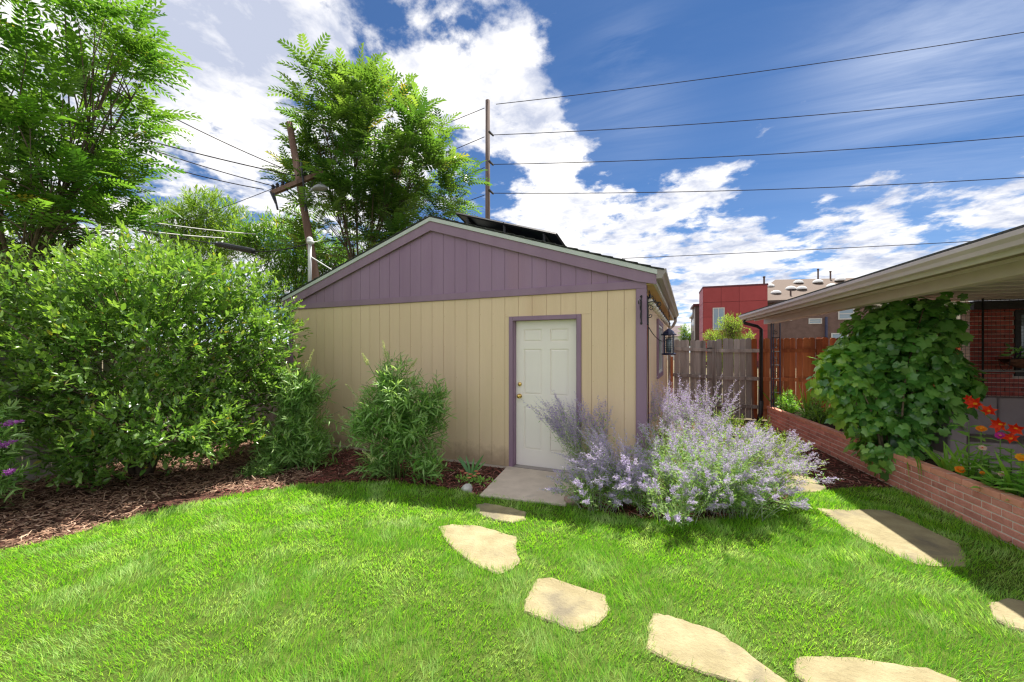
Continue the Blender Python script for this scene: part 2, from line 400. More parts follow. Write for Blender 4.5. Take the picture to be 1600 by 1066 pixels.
class MB:
    """collects geometry in world coordinates; build() links it as one mesh object"""
    def __init__(s): s.v = []; s.f = []

    def add(s, vs_, fs, mtx=None):
        n = len(s.v)
        s.v += [tuple(mtx @ Vector(v)) if mtx is not None else tuple(v) for v in vs_]
        s.f += [tuple(n + i for i in f) for f in fs]
        return s

    def box(s, x0, x1, y0, y1, z0, z1, mtx=None):
        return s.add([(x0, y0, z0), (x1, y0, z0), (x1, y1, z0), (x0, y1, z0), (x0, y0, z1), (x1, y0, z1), (x1, y1, z1), (x0, y1, z1)],
                     [(3, 2, 1, 0), (4, 5, 6, 7), (0, 1, 5, 4), (1, 2, 6, 5), (2, 3, 7, 6), (3, 0, 4, 7)], mtx)

    def prism(s, pts, a0, a1, axis='z', mtx=None):
        """outline pts extruded from a0 to a1 along axis; pts are the two other coordinates"""
        n = len(pts)
        def mk(p, a):
            return (p[0], p[1], a) if axis == 'z' else (p[0], a, p[1]) if axis == 'y' else (a, p[0], p[1])
        vv = [mk(p, a0) for p in pts] + [mk(p, a1) for p in pts]
        ff = [tuple(range(n))[::-1], tuple(range(n, 2 * n))] + [(i, (i + 1) % n, n + (i + 1) % n, n + i) for i in range(n)]
        return s.add(vv, ff, mtx)

    def tube(s, pts, rad, n=6, cap=True):
        pts = [Vector(p) for p in pts]
        rr = rad if isinstance(rad, (list, tuple)) else [rad] * len(pts)
        base = len(s.v); prev = None
        for i, p in enumerate(pts):
            d = (pts[min(i + 1, len(pts) - 1)] - pts[max(i - 1, 0)])
            if d.length < 1e-9: d = Vector((0, 0, 1))
            d.normalize()
            if prev is None:
                a = d.cross(Vector((0, 0, 1)))
                if a.length < .1: a = d.cross(Vector((1, 0, 0)))
            else:
                a = prev - d * prev.dot(d)
            a.normalize(); prev = a; b = d.cross(a)
            for k in range(n):
                an = 2 * math.pi * k / n
                s.v.append(tuple(p + (a * math.cos(an) + b * math.sin(an)) * rr[i]))
        for i in range(len(pts) - 1):
            for k in range(n):
                a0 = base + i * n + k; a1 = base + i * n + (k + 1) % n
                s.f.append((a0, a1, a1 + n, a0 + n))
        if cap:
            s.f.append(tuple(base + k for k in range(n))[::-1])
            e = base + (len(pts) - 1) * n
            s.f.append(tuple(e + k for k in range(n)))
        return s

    def lathe(s, prof, c, n=12, mtx=None):
        """profile [(r, z)] turned about the vertical through c"""
        base = len(s.v); vv = []
        for r, z in prof:
            for k in range(n):
                a = 2 * math.pi * k / n
                vv.append((c[0] + r * math.cos(a), c[1] + r * math.sin(a), c[2] + z))
        ff = []
        for i in range(len(prof) - 1):
            for k in range(n):
                ff.append((i * n + k, i * n + (k + 1) % n, (i + 1) * n + (k + 1) % n, (i + 1) * n + k))
        ff.append(tuple(range(n))[::-1]); ff.append(tuple((len(prof) - 1) * n + k for k in range(n)))
        return s.add(vv, ff, mtx)

    def build(s, name, mat, parent=None, origin=None, bevel=0, smooth=False, kind=None, label=None):
        """origin: world point that becomes the object's own origin"""
        po = Vector((0, 0, 0))
        pm_ = parent_matrix(parent)
        o3 = Vector(origin) if origin is not None else (pm_.translation.copy() if parent is not None else Vector((0, 0, 0)))
        me = bpy.data.meshes.new(name)
        if parent is not None:
            inv = pm_.inverted()
            loc = inv @ o3; rot = inv.to_3x3()
            me.from_pydata([tuple(rot @ (Vector(v) - o3)) for v in s.v], [], s.f)
        else:
            loc = o3
            me.from_pydata([tuple(Vector(v) - o3) for v in s.v], [], s.f)
        me.materials.append(mat)
        if smooth:
            for p in me.polygons: p.use_smooth = True
        me.update()
        o = bpy.data.objects.new(name, me); o.location = loc
        link(o, parent)
        if bevel > 0:
            b = o.modifiers.new('bevel', 'BEVEL'); b.width = bevel; b.segments = 1; b.limit_method = 'ANGLE'
        if kind: o['kind'] = kind
        if label: o['label'] = label
        return o


def parent_matrix(o):
    m = Matrix.Identity(4)
    while o is not None:
        m = (Matrix.Translation(o.location) @ o.rotation_euler.to_matrix().to_4x4() @ Matrix.Diagonal((*o.scale, 1))) @ m
        o = o.parent
    return m


def nrm(a):
    return a / np.maximum(np.linalg.norm(a, axis=-1, keepdims=True), 1e-9)


def tri_mesh(name, V, T, mat, parent=None, rnd=None, tip=None, kind=None, label=None):
    me = bpy.data.meshes.new(name)
    V = np.asarray(V, dtype=np.float32)
    if parent is not None:
        inv = np.array(parent_matrix(parent).inverted())
        V = (V @ inv[:3, :3].T + inv[:3, 3]).astype(np.float32)
    T = np.asarray(T, dtype=np.int32)
    me.vertices.add(len(V)); me.vertices.foreach_set('co', V.ravel())
    me.loops.add(T.size); me.loops.foreach_set('vertex_index', T.ravel())
    me.polygons.add(len(T)); me.polygons.foreach_set('loop_start', np.arange(0, T.size, 3, dtype=np.int32))
    for nm, a in (('rnd', rnd), ('tip', tip)):
        if a is not None:
            at = me.attributes.new(nm, 'FLOAT', 'FACE'); at.data.foreach_set('value', np.asarray(a, dtype=np.float32))
    me.materials.append(mat)
    me.update(calc_edges=True); me.validate()
    o = bpy.data.objects.new(name, me); link(o, parent)
    if kind: o['kind'] = kind
    if label: o['label'] = label
    return o


def scatter_arrays(tmpl, pos, d, up, sc):
    """copies of a template (V, T) with +Y along d and +Z near up"""
    TV, TT = tmpl
    TV = np.asarray(TV, float); TT = np.asarray(TT, int)
    n = len(pos)
    Y = nrm(np.asarray(d, float)); X = nrm(np.cross(Y, np.asarray(up, float))); Z = np.cross(X, Y)
    sc = np.asarray(sc, float)
    if sc.ndim == 1: sc = np.repeat(sc[:, None], 3, 1)
    V = (TV[None, :, 0, None] * X[:, None, :] * sc[:, None, 0:1] + TV[None, :, 1, None] * Y[:, None, :] * sc[:, None, 1:2]
         + TV[None, :, 2, None] * Z[:, None, :] * sc[:, None, 2:3]) + np.asarray(pos)[:, None, :]
    T = TT[None] + (np.arange(n) * len(TV))[:, None, None]
    return V.reshape(-1, 3), T.reshape(-1, 3), len(TT)


def scatter(name, tmpl, pos, d, up, sc, mat, parent=None, tip=None, kind='stuff', rnd=None, label=None):
    V, T, k = scatter_arrays(tmpl, pos, d, up, sc)
    rnd = rng.random(len(pos)) if rnd is None else rnd
    return tri_mesh(name, V, T, mat, parent, np.repeat(rnd, k), None if tip is None else np.repeat(tip, k), kind, label)


def copy_leaf(src, parent, pos, d, up, sc, name):
    """one leaf or frond as an object of its own, sharing the source's mesh"""
    o = bpy.data.objects.new(name, src)
    Y = Vector(d).normalized(); X = Y.cross(Vector(up)).normalized(); Z = X.cross(Y)
    m = Matrix(((X.x, Y.x, Z.x), (X.y, Y.y, Z.y), (X.z, Y.z, Z.z))).to_4x4()
    o.rotation_mode = 'QUATERNION'; o.rotation_quaternion = m.to_quaternion()
    o.location = Vector(pos) - parent.location; o.scale = (sc,) * 3
    link(o, parent)
    return o


def tmpl_mesh(name, tmpl, mat):
    me = bpy.data.meshes.new(name); me.from_pydata([tuple(v) for v in tmpl[0]], [], [tuple(t) for t in tmpl[1]])
    me.materials.append(mat); me.update()
    return me


# leaf templates: unit length along +Y
OVATE = ([(0, 0, 0), (-.22, .35, .05), (0, .4, -.02), (.22, .35, .05), (-.14, .75, .02), (.14, .75, .02), (0, 1, -.08)],
         [(0, 2, 1), (0, 3, 2), (1, 2, 4), (2, 3, 5), (2, 6, 4), (2, 5, 6)])
LANCE = ([(0, 0, 0), (-.09, .3, .03), (0, .33, .0), (.09, .3, .03), (-.065, .65, -.06), (.065, .65, -.06), (0, .66, -.09), (0, 1, -.28)],
         [(0, 2, 1), (0, 3, 2), (1, 2, 4), (2, 6, 4), (2, 5, 6), (2, 3, 5), (4, 6, 7), (6, 5, 7)])
DIAM = ([(0, 0, 0), (-.2, .45, .05), (.2, .45, .05), (0, 1, 0)], [(0, 2, 1), (1, 2, 3)])
NARROW = ([(0, 0, 0), (-.1, .45, .03), (.1, .45, .03), (0, 1, -.05)], [(0, 2, 1), (1, 2, 3)])


def frond_tmpl(pairs=9, ll=.23, lw=.085, droop=.30):
    V = []; T = []
    def zz(t): return .12 * math.sin(t * 2.2) - droop * t * t
    for i in range(3):
        t0, t1 = i / 3, (i + 1) / 3; w0, w1 = .008 * (1 - t0 * .6), .008 * (1 - t1 * .6); b = len(V)
        V += [(-w0, t0, zz(t0)), (w0, t0, zz(t0)), (w1, t1, zz(t1)), (-w1, t1, zz(t1))]
        T += [(b, b + 1, b + 2), (b, b + 2, b + 3)]
    for i in range(pairs):
        t = .14 + .82 * i / (pairs - 1)
        l = ll * (1 - .55 * abs(t - .45) ** 1.3) * (1 if i < pairs - 1 else .7)
        for sgn in (-1, 1):
            a = R(68 - 30 * t); dx, dy = sgn * math.sin(a), math.cos(a); z0 = zz(t)
            px, py = -dy * 1.0, dx * 1.0
            w = lw / 2 * (1.1 - .3 * t); b = len(V)
            V += [(0, t, z0), (dx * l * .4 + px * w, t + dy * l * .4 + py * w, z0 - .01), (dx * l * .4 - px * w, t + dy * l * .4 - py * w, z0 - .01),
                  (dx * l, t + dy * l, z0 - .055)]
            T += [(b, b + 1, b + 2), (b + 1, b + 3, b + 2)]
    return V, T


FROND = frond_tmpl()


def maple_tmpl():
    rad = [(-90, .10), (-66, .40), (-42, .40), (-16, .52), (6, .42), (34, .58), (60, .45), (90, 1 - .36), (120, .45), (146, .58), (174, .42), (196, .52), (222, .40), (246, .40)]
    V = [(0, .38, .05)]
    for a, r in rad:
        x, y = r * math.cos(R(a)), .38 + r * math.sin(R(a))
        V.append((x * .9, y, .02 - .22 * (x * x + (y - .38) ** 2)))
    n = len(rad)
    return V, [(0, 1 + i, 1 + (i + 1) % n) for i in range(n)]


MAPLE = maple_tmpl()


def blade_tmpl(w=.5, bend=.3):
    return ([(-w, 0, 0), (w, 0, 0), (-w * .75, .5, bend * .25), (w * .75, .5, bend * .25), (0, 1, bend)], [(0, 1, 3), (0, 3, 2), (2, 3, 4)])


def curve_pts(a, b, sag=0.0, n=8, lift=None):
    a, b = Vector(a), Vector(b)
    out = []
    for i in range(n + 1):
        t = i / n; p = a.lerp(b, t); p.z += -sag * 4 * t * (1 - t)
        if lift is not None: p += Vector(lift) * 4 * t * (1 - t)
        out.append(p)
    return out


# ------------------------------------------------------------------ the ground
def sheet(name, pts, z, mat, origin=None):
    mb = MB(); mb.add([(p[0], p[1], z) for p in pts], [tuple(range(len(pts)))])
    o = mb.build(name, mat); o['kind'] = 'structure'; return o


HR = R(8.4); HX, HY = math.cos(HR), math.sin(HR)
HO = Vector((6.0, 0.0, 0.0))


def H(a, b, z=0.0):
    """house frame: a to the right of the planter face, b along it"""
    return Vector((HO.x + a * HX - b * HY, HO.y + a * HY + b * HX, z))


def HL(p):
    d = Vector(p) - HO
    return Vector((d.x * HX + d.y * HY, -d.x * HY + d.y * HX, p[2]))


def at_a(px, py, a):
    """point on the vertical plane a = const of the house frame seen at the pixel"""
    r = P(px, py, 1.0) - Vector((CX, CY, CZ)); o = Vector((CX, CY, CZ)) - HO
    na = r.x * HX + r.y * HY
    t = (a - (o.x * HX + o.y * HY)) / na
    return P(px, py, t)


sheet('ground', [(-900, -900), (900, -900), (900, 900), (-900, 900)], -0.02, M['earth'])
sheet('mulch_bed', [(-4.05, -9), (6.6, -9), (6.6, 6.0), (-4.05, 6.0)], -0.008, M['mulchbed'])
bedpx = [(0, 862), (60, 850), (110, 838), (210, 810), (300, 788), (400, 769), (500, 757), (600, 753), (690, 762), (746, 774)]
bed = [G(*p) for p in bedpx]
sagepx = [(880, 789), (950, 806), (1040, 817), (1130, 814), (1210, 796), (1245, 770), (1300, 766), (1340, 762), (1392, 764)]
sageb = [G(*p) for p in sagepx]
LAWN = [(-4.05, -9), (-4.05, -5.6), (-2.6, -4.45)] + [(p.x, p.y) for p in bed] + [(p.x, p.y) for p in sageb]
e0, e1 = H(-.02, 1.15), H(-.02, -3.3)
LAWN += [(e0.x, e0.y), (e1.x, e1.y), (6.5, -9)]
sheet('lawn', LAWN, 0.006, M['lawnbase'])

# doorstep slab
pd = MB(); c0, c1 = G(749, 773, .03), G(884, 788, .03)
pd.prism([(c0.x, c0.y), (c1.x, c1.y), (2.36, -.012), (1.26, -.012)], -.05, .032)
o = pd.build('concrete_doorstep', M['concrete'], bevel=.008); o['kind'] = 'structure'

# stepping stones
stones = [
    ('small buff flagstone just in front of the concrete doorstep', [(743, 789), (757, 786), (775, 788), (800, 794), (823, 800), (821, 812), (800, 817), (780, 813), (760, 808), (744, 800)]),
    ('buff flagstone with a rounded left side, second out from the door', [(683, 822), (705, 819), (742, 820), (775, 829), (806, 838), (808, 860), (811, 878), (800, 889), (778, 896), (752, 888), (735, 878), (708, 858), (694, 840)]),
    ('five sided buff flagstone in the middle of the lawn', [(841, 903), (862, 902), (900, 914), (948, 930), (952, 952), (944, 966), (925, 979), (905, 987), (870, 975), (842, 966), (819, 955), (819, 938), (830, 918)]),
    ('long buff flagstone tapering to a point at the lower edge of the view', [(1020, 957), (1042, 960), (1080, 972), (1122, 987), (1152, 1007), (1190, 1036), (1232, 1064), (1230, 1078), (1160, 1068), (1100, 1052), (1055, 1037), (1010, 1012), (1013, 980)]),
    ('wide buff flagstone beside the long tapering one, nearest the camera', [(1246, 1027), (1290, 1024), (1340, 1028), (1400, 1036), (1450, 1044), (1500, 1062), (1520, 1090), (1400, 1120), (1300, 1100), (1262, 1072), (1238, 1048)]),
    ('long flagstone half in the roof shadow beside the brick planter', [(1276, 793), (1310, 796), (1345, 795), (1385, 796), (1410, 806), (1445, 824), (1500, 850), (1511, 868), (1508, 883), (1470, 884), (1432, 880), (1390, 864), (1350, 843), (1315, 822)]),
    ('flagstone cut by the shadow edge at the foot of the planter', [(1546, 941), (1575, 935), (1610, 942), (1640, 958), (1650, 980), (1610, 988), (1575, 980), (1548, 962)]),
    ('pale flagstone between the lavender flowered shrub and the planter', [(1222, 747), (1245, 742), (1270, 747), (1291, 761), (1282, 768), (1240, 770), (1222, 764)])]
STONES = []
for lab, px in stones:
    g = [G(*p, .02) for p in px]
    c = sum(g, Vector()) / len(g)
    pts = []
    for i, p in enumerate(g):                      # broken, slightly wavy edge
        q = g[(i + 1) % len(g)]
        for t in (0, .33, .66):
            s = p.lerp(q, t) + Vector((random.uniform(-1, 1), random.uniform(-1, 1), 0)) * .008
            pts.append((s.x, s.y))
    STONES.append(pts)
    mb = MB(); n = len(pts)
    ins = [((x - c.x) * .965 + c.x, (y - c.y) * .965 + c.y) for x, y in pts]
    vv = [(x, y, -.04) for x, y in pts] + [(x, y, .014) for x, y in pts] + [(x, y, .022 + random.uniform(-.002, .002)) for x, y in ins]
    ff = [(i, (i + 1) % n, n + (i + 1) % n, n + i) for i in range(n)] + [(n + i, n + (i + 1) % n, 2 * n + (i + 1) % n, 2 * n + i) for i in range(n)]
    vv.append((c.x, c.y, .025)); ff += [(2 * n + i, 2 * n + (i + 1) % n, 3 * n) for i in range(n)]
    mb.add(vv, ff)
    tag(mb.build('stepping_stone', M['stone'], origin=(c.x, c.y, 0)), lab, 'stepping stone', 'flagstones laid in the lawn')

# ------------------------------------------------------------------ garage
gar = empty('garage', (0, 0, 0), 'tan garage with a purple gable and trim and a white six panel door', 'garage')
SL = .327; ZT = 3.672
def zr(x): return ZT - SL * abs(x)
DX0, DX1, DTOP = 1.287, 2.305, 2.107
W = .2032
core = MB()
core.box(-3.05, DX0 + .03, .014, .10, 0.02, 2.45); core.box(DX1 - .03, 3.05, .014, .10, 0.02, 2.45); core.box(DX0 + .03, DX1 - .03, .014, .10, DTOP - .03, 2.45)
core.prism([(-3.05, 2.45), (3.05, 2.45), (3.05, zr(3.05) - .11), (0, zr(0) - .11), (-3.05, zr(3.05) - .11)], .014, .10, 'y')
core.box(-3.05, -2.97, .10, 6.1, 0.02, 2.55)
for a, b, c_, d in ((.10, 2.5, .02, 2.55), (3.9, 6.1, .02, 2.55), (2.5, 3.9, .02, 1.19), (2.5, 3.9, 2.16, 2.55)): core.box(2.97, 3.05, a, b, c_, d)
core.box(-2.97, 2.97, 6.02, 6.1, .02, 2.45)
core.build('wall', M['tan'], gar)
fnd = MB(); fnd.box(-3.06, 3.06, -.01, 6.11, -.1, .02); fnd.build('foundation', M['concrete'], gar)
g_ = .005
for n in range(-15, 15):
    x0, x1 = max(n * W, -3.02), min((n + 1) * W, 2.985)
    x0 += g_ / 2; x1 -= g_ / 2
    segs = [(x0, x1, .025, 2.388)]
    if x1 > DX0 and x0 < DX1:
        segs = [(x0, x1, DTOP + .003, 2.388)]
        if x0 < DX0 - .01: segs.append((x0, DX0 - .003, .025, DTOP))
        if x1 > DX1 + .01: segs.append((DX1 + .003, x1, .025, DTOP))
    mb = MB()
    for a, b, z0, z1 in segs: mb.box(a, b, 0, .016, z0, z1)
    mb.build('siding_plank', M['tan'], gar)
    mb = MB(); xa, xb = x0, x1
    top = lambda x: zr(x) - .17
    if max(top(xa), top(xb)) > 2.50:
        pts = [(xa, 2.488), (xb, 2.488), (xb, max(top(xb), 2.489)), (xa, max(top(xa), 2.489))]
        mb.prism(pts, -.002, .016, 'y'); mb.build('gable_plank', M['purple'], gar)
for n in range(0, 30):
    y0, y1 = .05 + n * W + g_ / 2, .05 + (n + 1) * W - g_ / 2
    y1 = min(y1, 6.1)
    mb = MB()
    if y1 > 2.45 and y0 < 3.92:
        mb.box(3.044, 3.06, y0, y1, .03, 1.14); mb.box(3.044, 3.06, y0, y1, 2.21, 2.5)
    else: mb.box(3.044, 3.06, y0, y1, .03, 2.5)
    mb.build('siding_plank', M['tan'], gar)
nl = MB()
for n in range(-14, 15):
    for z in (.35, .8, 1.25, 1.7, 2.15):
        x = n * W + .02 + random.uniform(-.004, .004)
        if not (DX0 - .02 < x < DX1 + .02): nl.lathe([(.0042, 0), (.0035, .0018), (.001, .0022)], (0, 0, 0), 6, Matrix.Translation((x, 0, z + random.uniform(-.01, .01))) @ Matrix.Rotation(R(90), 4, 'X'))
nl.build('nail_head', M['ochre'], gar, kind='stuff')
b = MB(); b.box(-3.09, 3.11, -.022, 0, 2.39, 2.487); b.build('trim_board', M['purpletrim'], gar, bevel=.003)
b = MB(); b.box(2.988, 3.108, -.024, -.001, .02, 2.389); b.box(3.061, 3.108, -.001, .09, .02, 2.5); b.build('corner_board', M['purpletrim'], gar, bevel=.003)
b = MB(); b.box(-3.09, -3.022, -.024, -.001, .02, 2.389); b.build('corner_board', M['purpletrim'], gar, bevel=.003)
for s in (-1, 1):
    xe = 3.225
    pts = [(0, zr(0) - .075), (s * xe, zr(xe) - .075), (s * xe, zr(xe) - .19), (s * 3.0, zr(3.0) - .215), (0, zr(0) - .215)]
    b = MB(); b.prism(pts, -.046, -.023, 'y'); b.build('rake_board', M['purpletrim'], gar)
    pts = [(0, zr(0) - .018), (s * (xe + .01), zr(xe) - .018), (s * (xe + .01), zr(xe) - .075), (0, zr(0) - .075)]
    b = MB(); b.prism(pts, -.062, -.03, 'y'); b.build('drip_edge', M['drip'], gar)
    pts = [(s * .002, zr(0) - .019), (s * 3.2, zr(3.2) - .019), (s * 3.2, zr(3.2) - .10), (s * .002, zr(0) - .10)]
    b = MB(); b.prism(pts, -.022, 6.12, 'y'); rf = b.build('roof', M['shingle'], gar)
    sh = MB()
    L_ = 3.26 / math.cos(math.atan(SL)); rows = 22
    for r in range(rows):
        d0 = r / rows * 3.26; d1 = (r + 1) / rows * 3.26 + .05
        y = -.07 + (r % 2) * -.10
        while y < 6.16:
            ya, yb = max(y, -.07), min(y + .22, 6.17)
            if yb > ya:
                za, zb = ZT - SL * d0 + .001, ZT - SL * d1 + .016
                vv = [(s * d0, ya, za - .014), (s * d1, ya, zb - .014 - .006), (s * d1, yb, zb - .020), (s * d0, yb, za - .014), (s * d0, ya, za), (s * d1, ya, zb), (s * d1, yb, zb), (s * d0, yb, za)]
                sh.add(vv, [(0, 1, 2, 3), (4, 7, 6, 5), (0, 4, 5, 1), (1, 5, 6, 2), (2, 6, 7, 3)])
            y += .225
    sh.build('shingle', M['shingle'], rf, kind='stuff')
# right eave: fascia, soffit, gutter, downspout
b = MB(); b.box(3.19, 3.222, -.02, 6.12, 2.43, 2.575); b.build('fascia_board', M['farcream'], gar)
b = MB(); b.box(3.062, 3.19, -.0215, 6.12, 2.432, 2.444); b.build('soffit', M['ochre'], gar)
gut = MB(); prof = [(3.224, 2.60), (3.224, 2.49), (3.29, 2.49), (3.305, 2.53), (3.335, 2.565), (3.335, 2.605), (3.327, 2.605), (3.327, 2.57), (3.297, 2.535), (3.284, 2.498), (3.232, 2.498), (3.232, 2.60)]
gut.prism(prof, -.055, 6.2, 'y')
gut.prism([(3.226, 2.60), (3.226, 2.492), (3.288, 2.492), (3.303, 2.53), (3.333, 2.565), (3.333, 2.603)], -.060, -.056, 'y')
gut.prism([(3.226, 2.60), (3.226, 2.492), (3.288, 2.492), (3.303, 2.53), (3.333, 2.565), (3.333, 2.603)], 6.201, 6.205, 'y')
gut.build('gutter', M['gutter'], gar)
b = MB(); b.tube([(3.26, 6.0, 2.49), (3.26, 6.0, 2.40), (3.20, 6.0, 2.28), (3.115, 6.0, 2.2), (3.115, 6.0, .1)], .035, 8); b.build('downspout', M['gutter'], gar, smooth=True)
b = MB(); b.prism([(-3.225, 2.60), (-3.225, 2.49), (-3.30, 2.49), (-3.335, 2.565), (-3.335, 2.605)], -.02, 6.2, 'y'); b.build('gutter', M['gutter'], gar)
# door
dr = MB()
Yd = .075
dx0, dx1, dz0, dz1 = 1.36, 2.232, .045, 2.05
dr.box(dx0, dx1, Yd + .014, Yd + .045, dz0, dz1)
cols_ = [(dx0, dx0 + .115), (dx0 + .375, dx0 + .497), (dx1 - .115, dx1)]
holes_z = [(.27, .86), (1.03, 1.66), (1.76, 1.93)]
for a, b_ in cols_: dr.box(a, b_, Yd, Yd + .014, dz0, dz1)
hx = [(cols_[0][1], cols_[1][0]), (cols_[1][1], cols_[2][0])]
for a, b_ in hx:
    zz = dz0
    for h0, h1 in holes_z: dr.box(a, b_, Yd, Yd + .014, zz, h0); zz = h1
    dr.box(a, b_, Yd, Yd + .014, zz, dz1)
door = dr.build('door', M['door'], gar)
for a, b_ in hx:
    for h0, h1 in holes_z:
        m_ = MB(); i = .028
        vv = [(a + .006, Yd + .014, h0 + .006), (b_ - .006, Yd + .014, h0 + .006), (b_ - .006, Yd + .014, h1 - .006), (a + .006, Yd + .014, h1 - .006),
              (a + i, Yd + .002, h0 + i), (b_ - i, Yd + .002, h0 + i), (b_ - i, Yd + .002, h1 - i), (a + i, Yd + .002, h1 - i)]
        m_.add(vv, [(4, 5, 6, 7), (0, 1, 5, 4), (1, 2, 6, 5), (2, 3, 7, 6), (3, 0, 4, 7)])
        m_.build('door_panel', M['door'], door)
for z, nm in ((1.005, 'door_knob'), (1.17, 'deadbolt')):
    m_ = MB(); mt = Matrix.Translation((dx0 + .055, Yd, z)) @ Matrix.Rotation(R(90), 4, 'X')
    pr = [(.032, 0), (.033, .008), (.014, .012), (.012, .03), (.024, .036), (.029, .05), (.022, .062), (.004, .066)] if nm == 'door_knob' else [(.028, 0), (.028, .014), (.02, .022), (.008, .024)]
    m_.lathe(pr, (0, 0, 0), 14, mt); m_.build(nm, M['brass'], door, smooth=True)
fr = MB()
fr.box(DX0, DX0 + .058, -.020, .012, .02, DTOP); fr.box(DX1 - .058, DX1, -.020, .012, .02, DTOP); fr.box(DX0 + .058, DX1 - .058, -.020, .012, DTOP - .058, DTOP)
fr.box(DX0 + .03, dx0 - .002, .012, .13, .02, DTOP - .03); fr.box(dx1 + .002, DX1 - .03, .012, .13, .02, DTOP - .03); fr.box(dx0 - .002, dx1 + .002, .012, .13, dz1 + .003, DTOP - .03)
fr.build('door_frame', M['purpletrim'], gar, bevel=.004)
b = MB(); b.box(dx0 - .002, dx1 + .002, -.03, .13, .0325, .043); b.build('threshold', M['gutter'], gar)
# side window
wf = MB()
for a, b_, c_, d in ((2.45, 2.53, 1.14, 2.21), (3.84, 3.92, 1.14, 2.21), (2.53, 3.84, 1.14, 1.22), (2.53, 3.84, 2.13, 2.21)): wf.box(3.05, 3.085, a, b_, c_, d)
win = wf.build('window', M['purpletrim'], gar)
wf = MB()
for a, b_, c_, d in ((2.532, 2.58, 1.222, 2.128), (3.79, 3.838, 1.222, 2.128), (2.58, 3.79, 1.222, 1.27), (2.58, 3.79, 2.08, 2.128), (3.16, 3.20, 1.27, 2.08)): wf.box(3.03, 3.07, a, b_, c_, d)
wf.build('sash', M['white'], win)
for a, b_ in ((2.581, 3.159), (3.201, 3.789)):
    g = MB(); g.box(3.045, 3.05, a, b_, 1.271, 2.079); g.build('pane', M['darkglass'], win)

# things fixed to the garage corner
def spiral(c, r0, r1, a0, turns, ax, up, n=14):
    return [Vector(c) + Vector(ax) * (r0 + (r1 - r0) * i / n) * math.cos(a0 + turns * 2 * math.pi * i / n) + Vector(up) * (r0 + (r1 - r0) * i / n) * math.sin(a0 + turns * 2 * math.pi * i / n) for i in range(n + 1)]


def scroll_bracket(loc, ax, ln, ht, label):
    t = empty('plant_bracket', loc, label, 'bracket', 'iron brackets on the garage corner')
    ax = Vector(ax); o = Vector(loc); up = Vector((0, 0, 1))
    m_ = MB(); m_.tube([o + up * (-ht * .5), o + up * (ht * .5)], .008, 6)
    for z in (-.5, .5): m_.tube([o + up * ht * z, o + up * ht * (z * 1.1) , o + up * ht * z * 1.2 + ax * .0], [.012, .016, .003], 6)
    m_.build('back_bar', M['iron'], t)
    m_ = MB(); m_.tube([o + up * ht * .3, o + up * ht * .36 + ax * ln * .5, o + up * ht * .30 + ax * ln * .95] + spiral(o + up * ht * .22 + ax * ln, .03, .012, R(60), -1.0, ax, up, 10), .006, 5)
    m_.build('arm', M['iron'], t)
    m_ = MB(); m_.tube(spiral(o + ax * ln * .32 + up * ht * .08, ln * .30, ln * .06, R(200), -1.3, ax, up), .005, 5)
    m_.tube(spiral(o + ax * ln * .25 - up * ht * .22, ln * .25, ln * .05, R(120), 1.3, ax, up), .005, 5)
    m_.build('scroll', M['iron'], t)


scroll_bracket((3.05, -.026, 2.13), (0, -1, 0), .26, .30, 'black iron bracket seen edge on at the front of the purple corner board')
scroll_bracket((3.112, .06, 2.13), (1, 0, 0), .13, .30, 'small scrolled iron bracket round the corner below the eave')
st = empty('string_lights', (3.13, .1, 2.35), 'string of clear globe bulbs on black cord under the garage eave', 'string lights')
sp = []; NB = 13
for i in range(NB * 2 + 1):
    y = .02 + i * 6.0 / (NB * 2); sp.append((3.14, y, 2.36 - .05 * (i % 2)))
m_ = MB(); m_.tube(sp, .006, 4); m_.build('cord', M['iron'], st)
for i in range(NB):
    y = .10 + i * .455
    m_ = MB(); z = 2.325
    m_.lathe([(.014, 0), (.016, -.045), (.012, -.05)][::-1], (3.14, y, z), 8); sk = m_.build('socket', M['iron'], st)
    m_ = MB(); m_.lathe([(.006, -.135), (.03, -.12), (.042, -.095), (.036, -.07), (.016, -.05)], (3.14, y, z), 10); m_.build('bulb', M['bulb'], st, smooth=True)
cb = MB(); cb.tube([(3.118, .10, 2.3), (3.12, .10, 1.9), (3.118, .10, 1.2), (3.12, .10, .1)], .007, 5)
tag(cb.build('cable', M['wire'], origin=(3.118, .1, .1)), 'black cable running down the side of the purple corner board', 'cable')
cb = MB(); cb.tube([(3.068, .62, 2.15), (3.07, .64, 1.6), (3.068, .70, 1.0), (3.07, .72, .1)], .011, 5)
tag(cb.build('cable', M['redstem'], origin=(3.068, .6, .1)), 'orange red cable running down the tan side wall', 'cable')
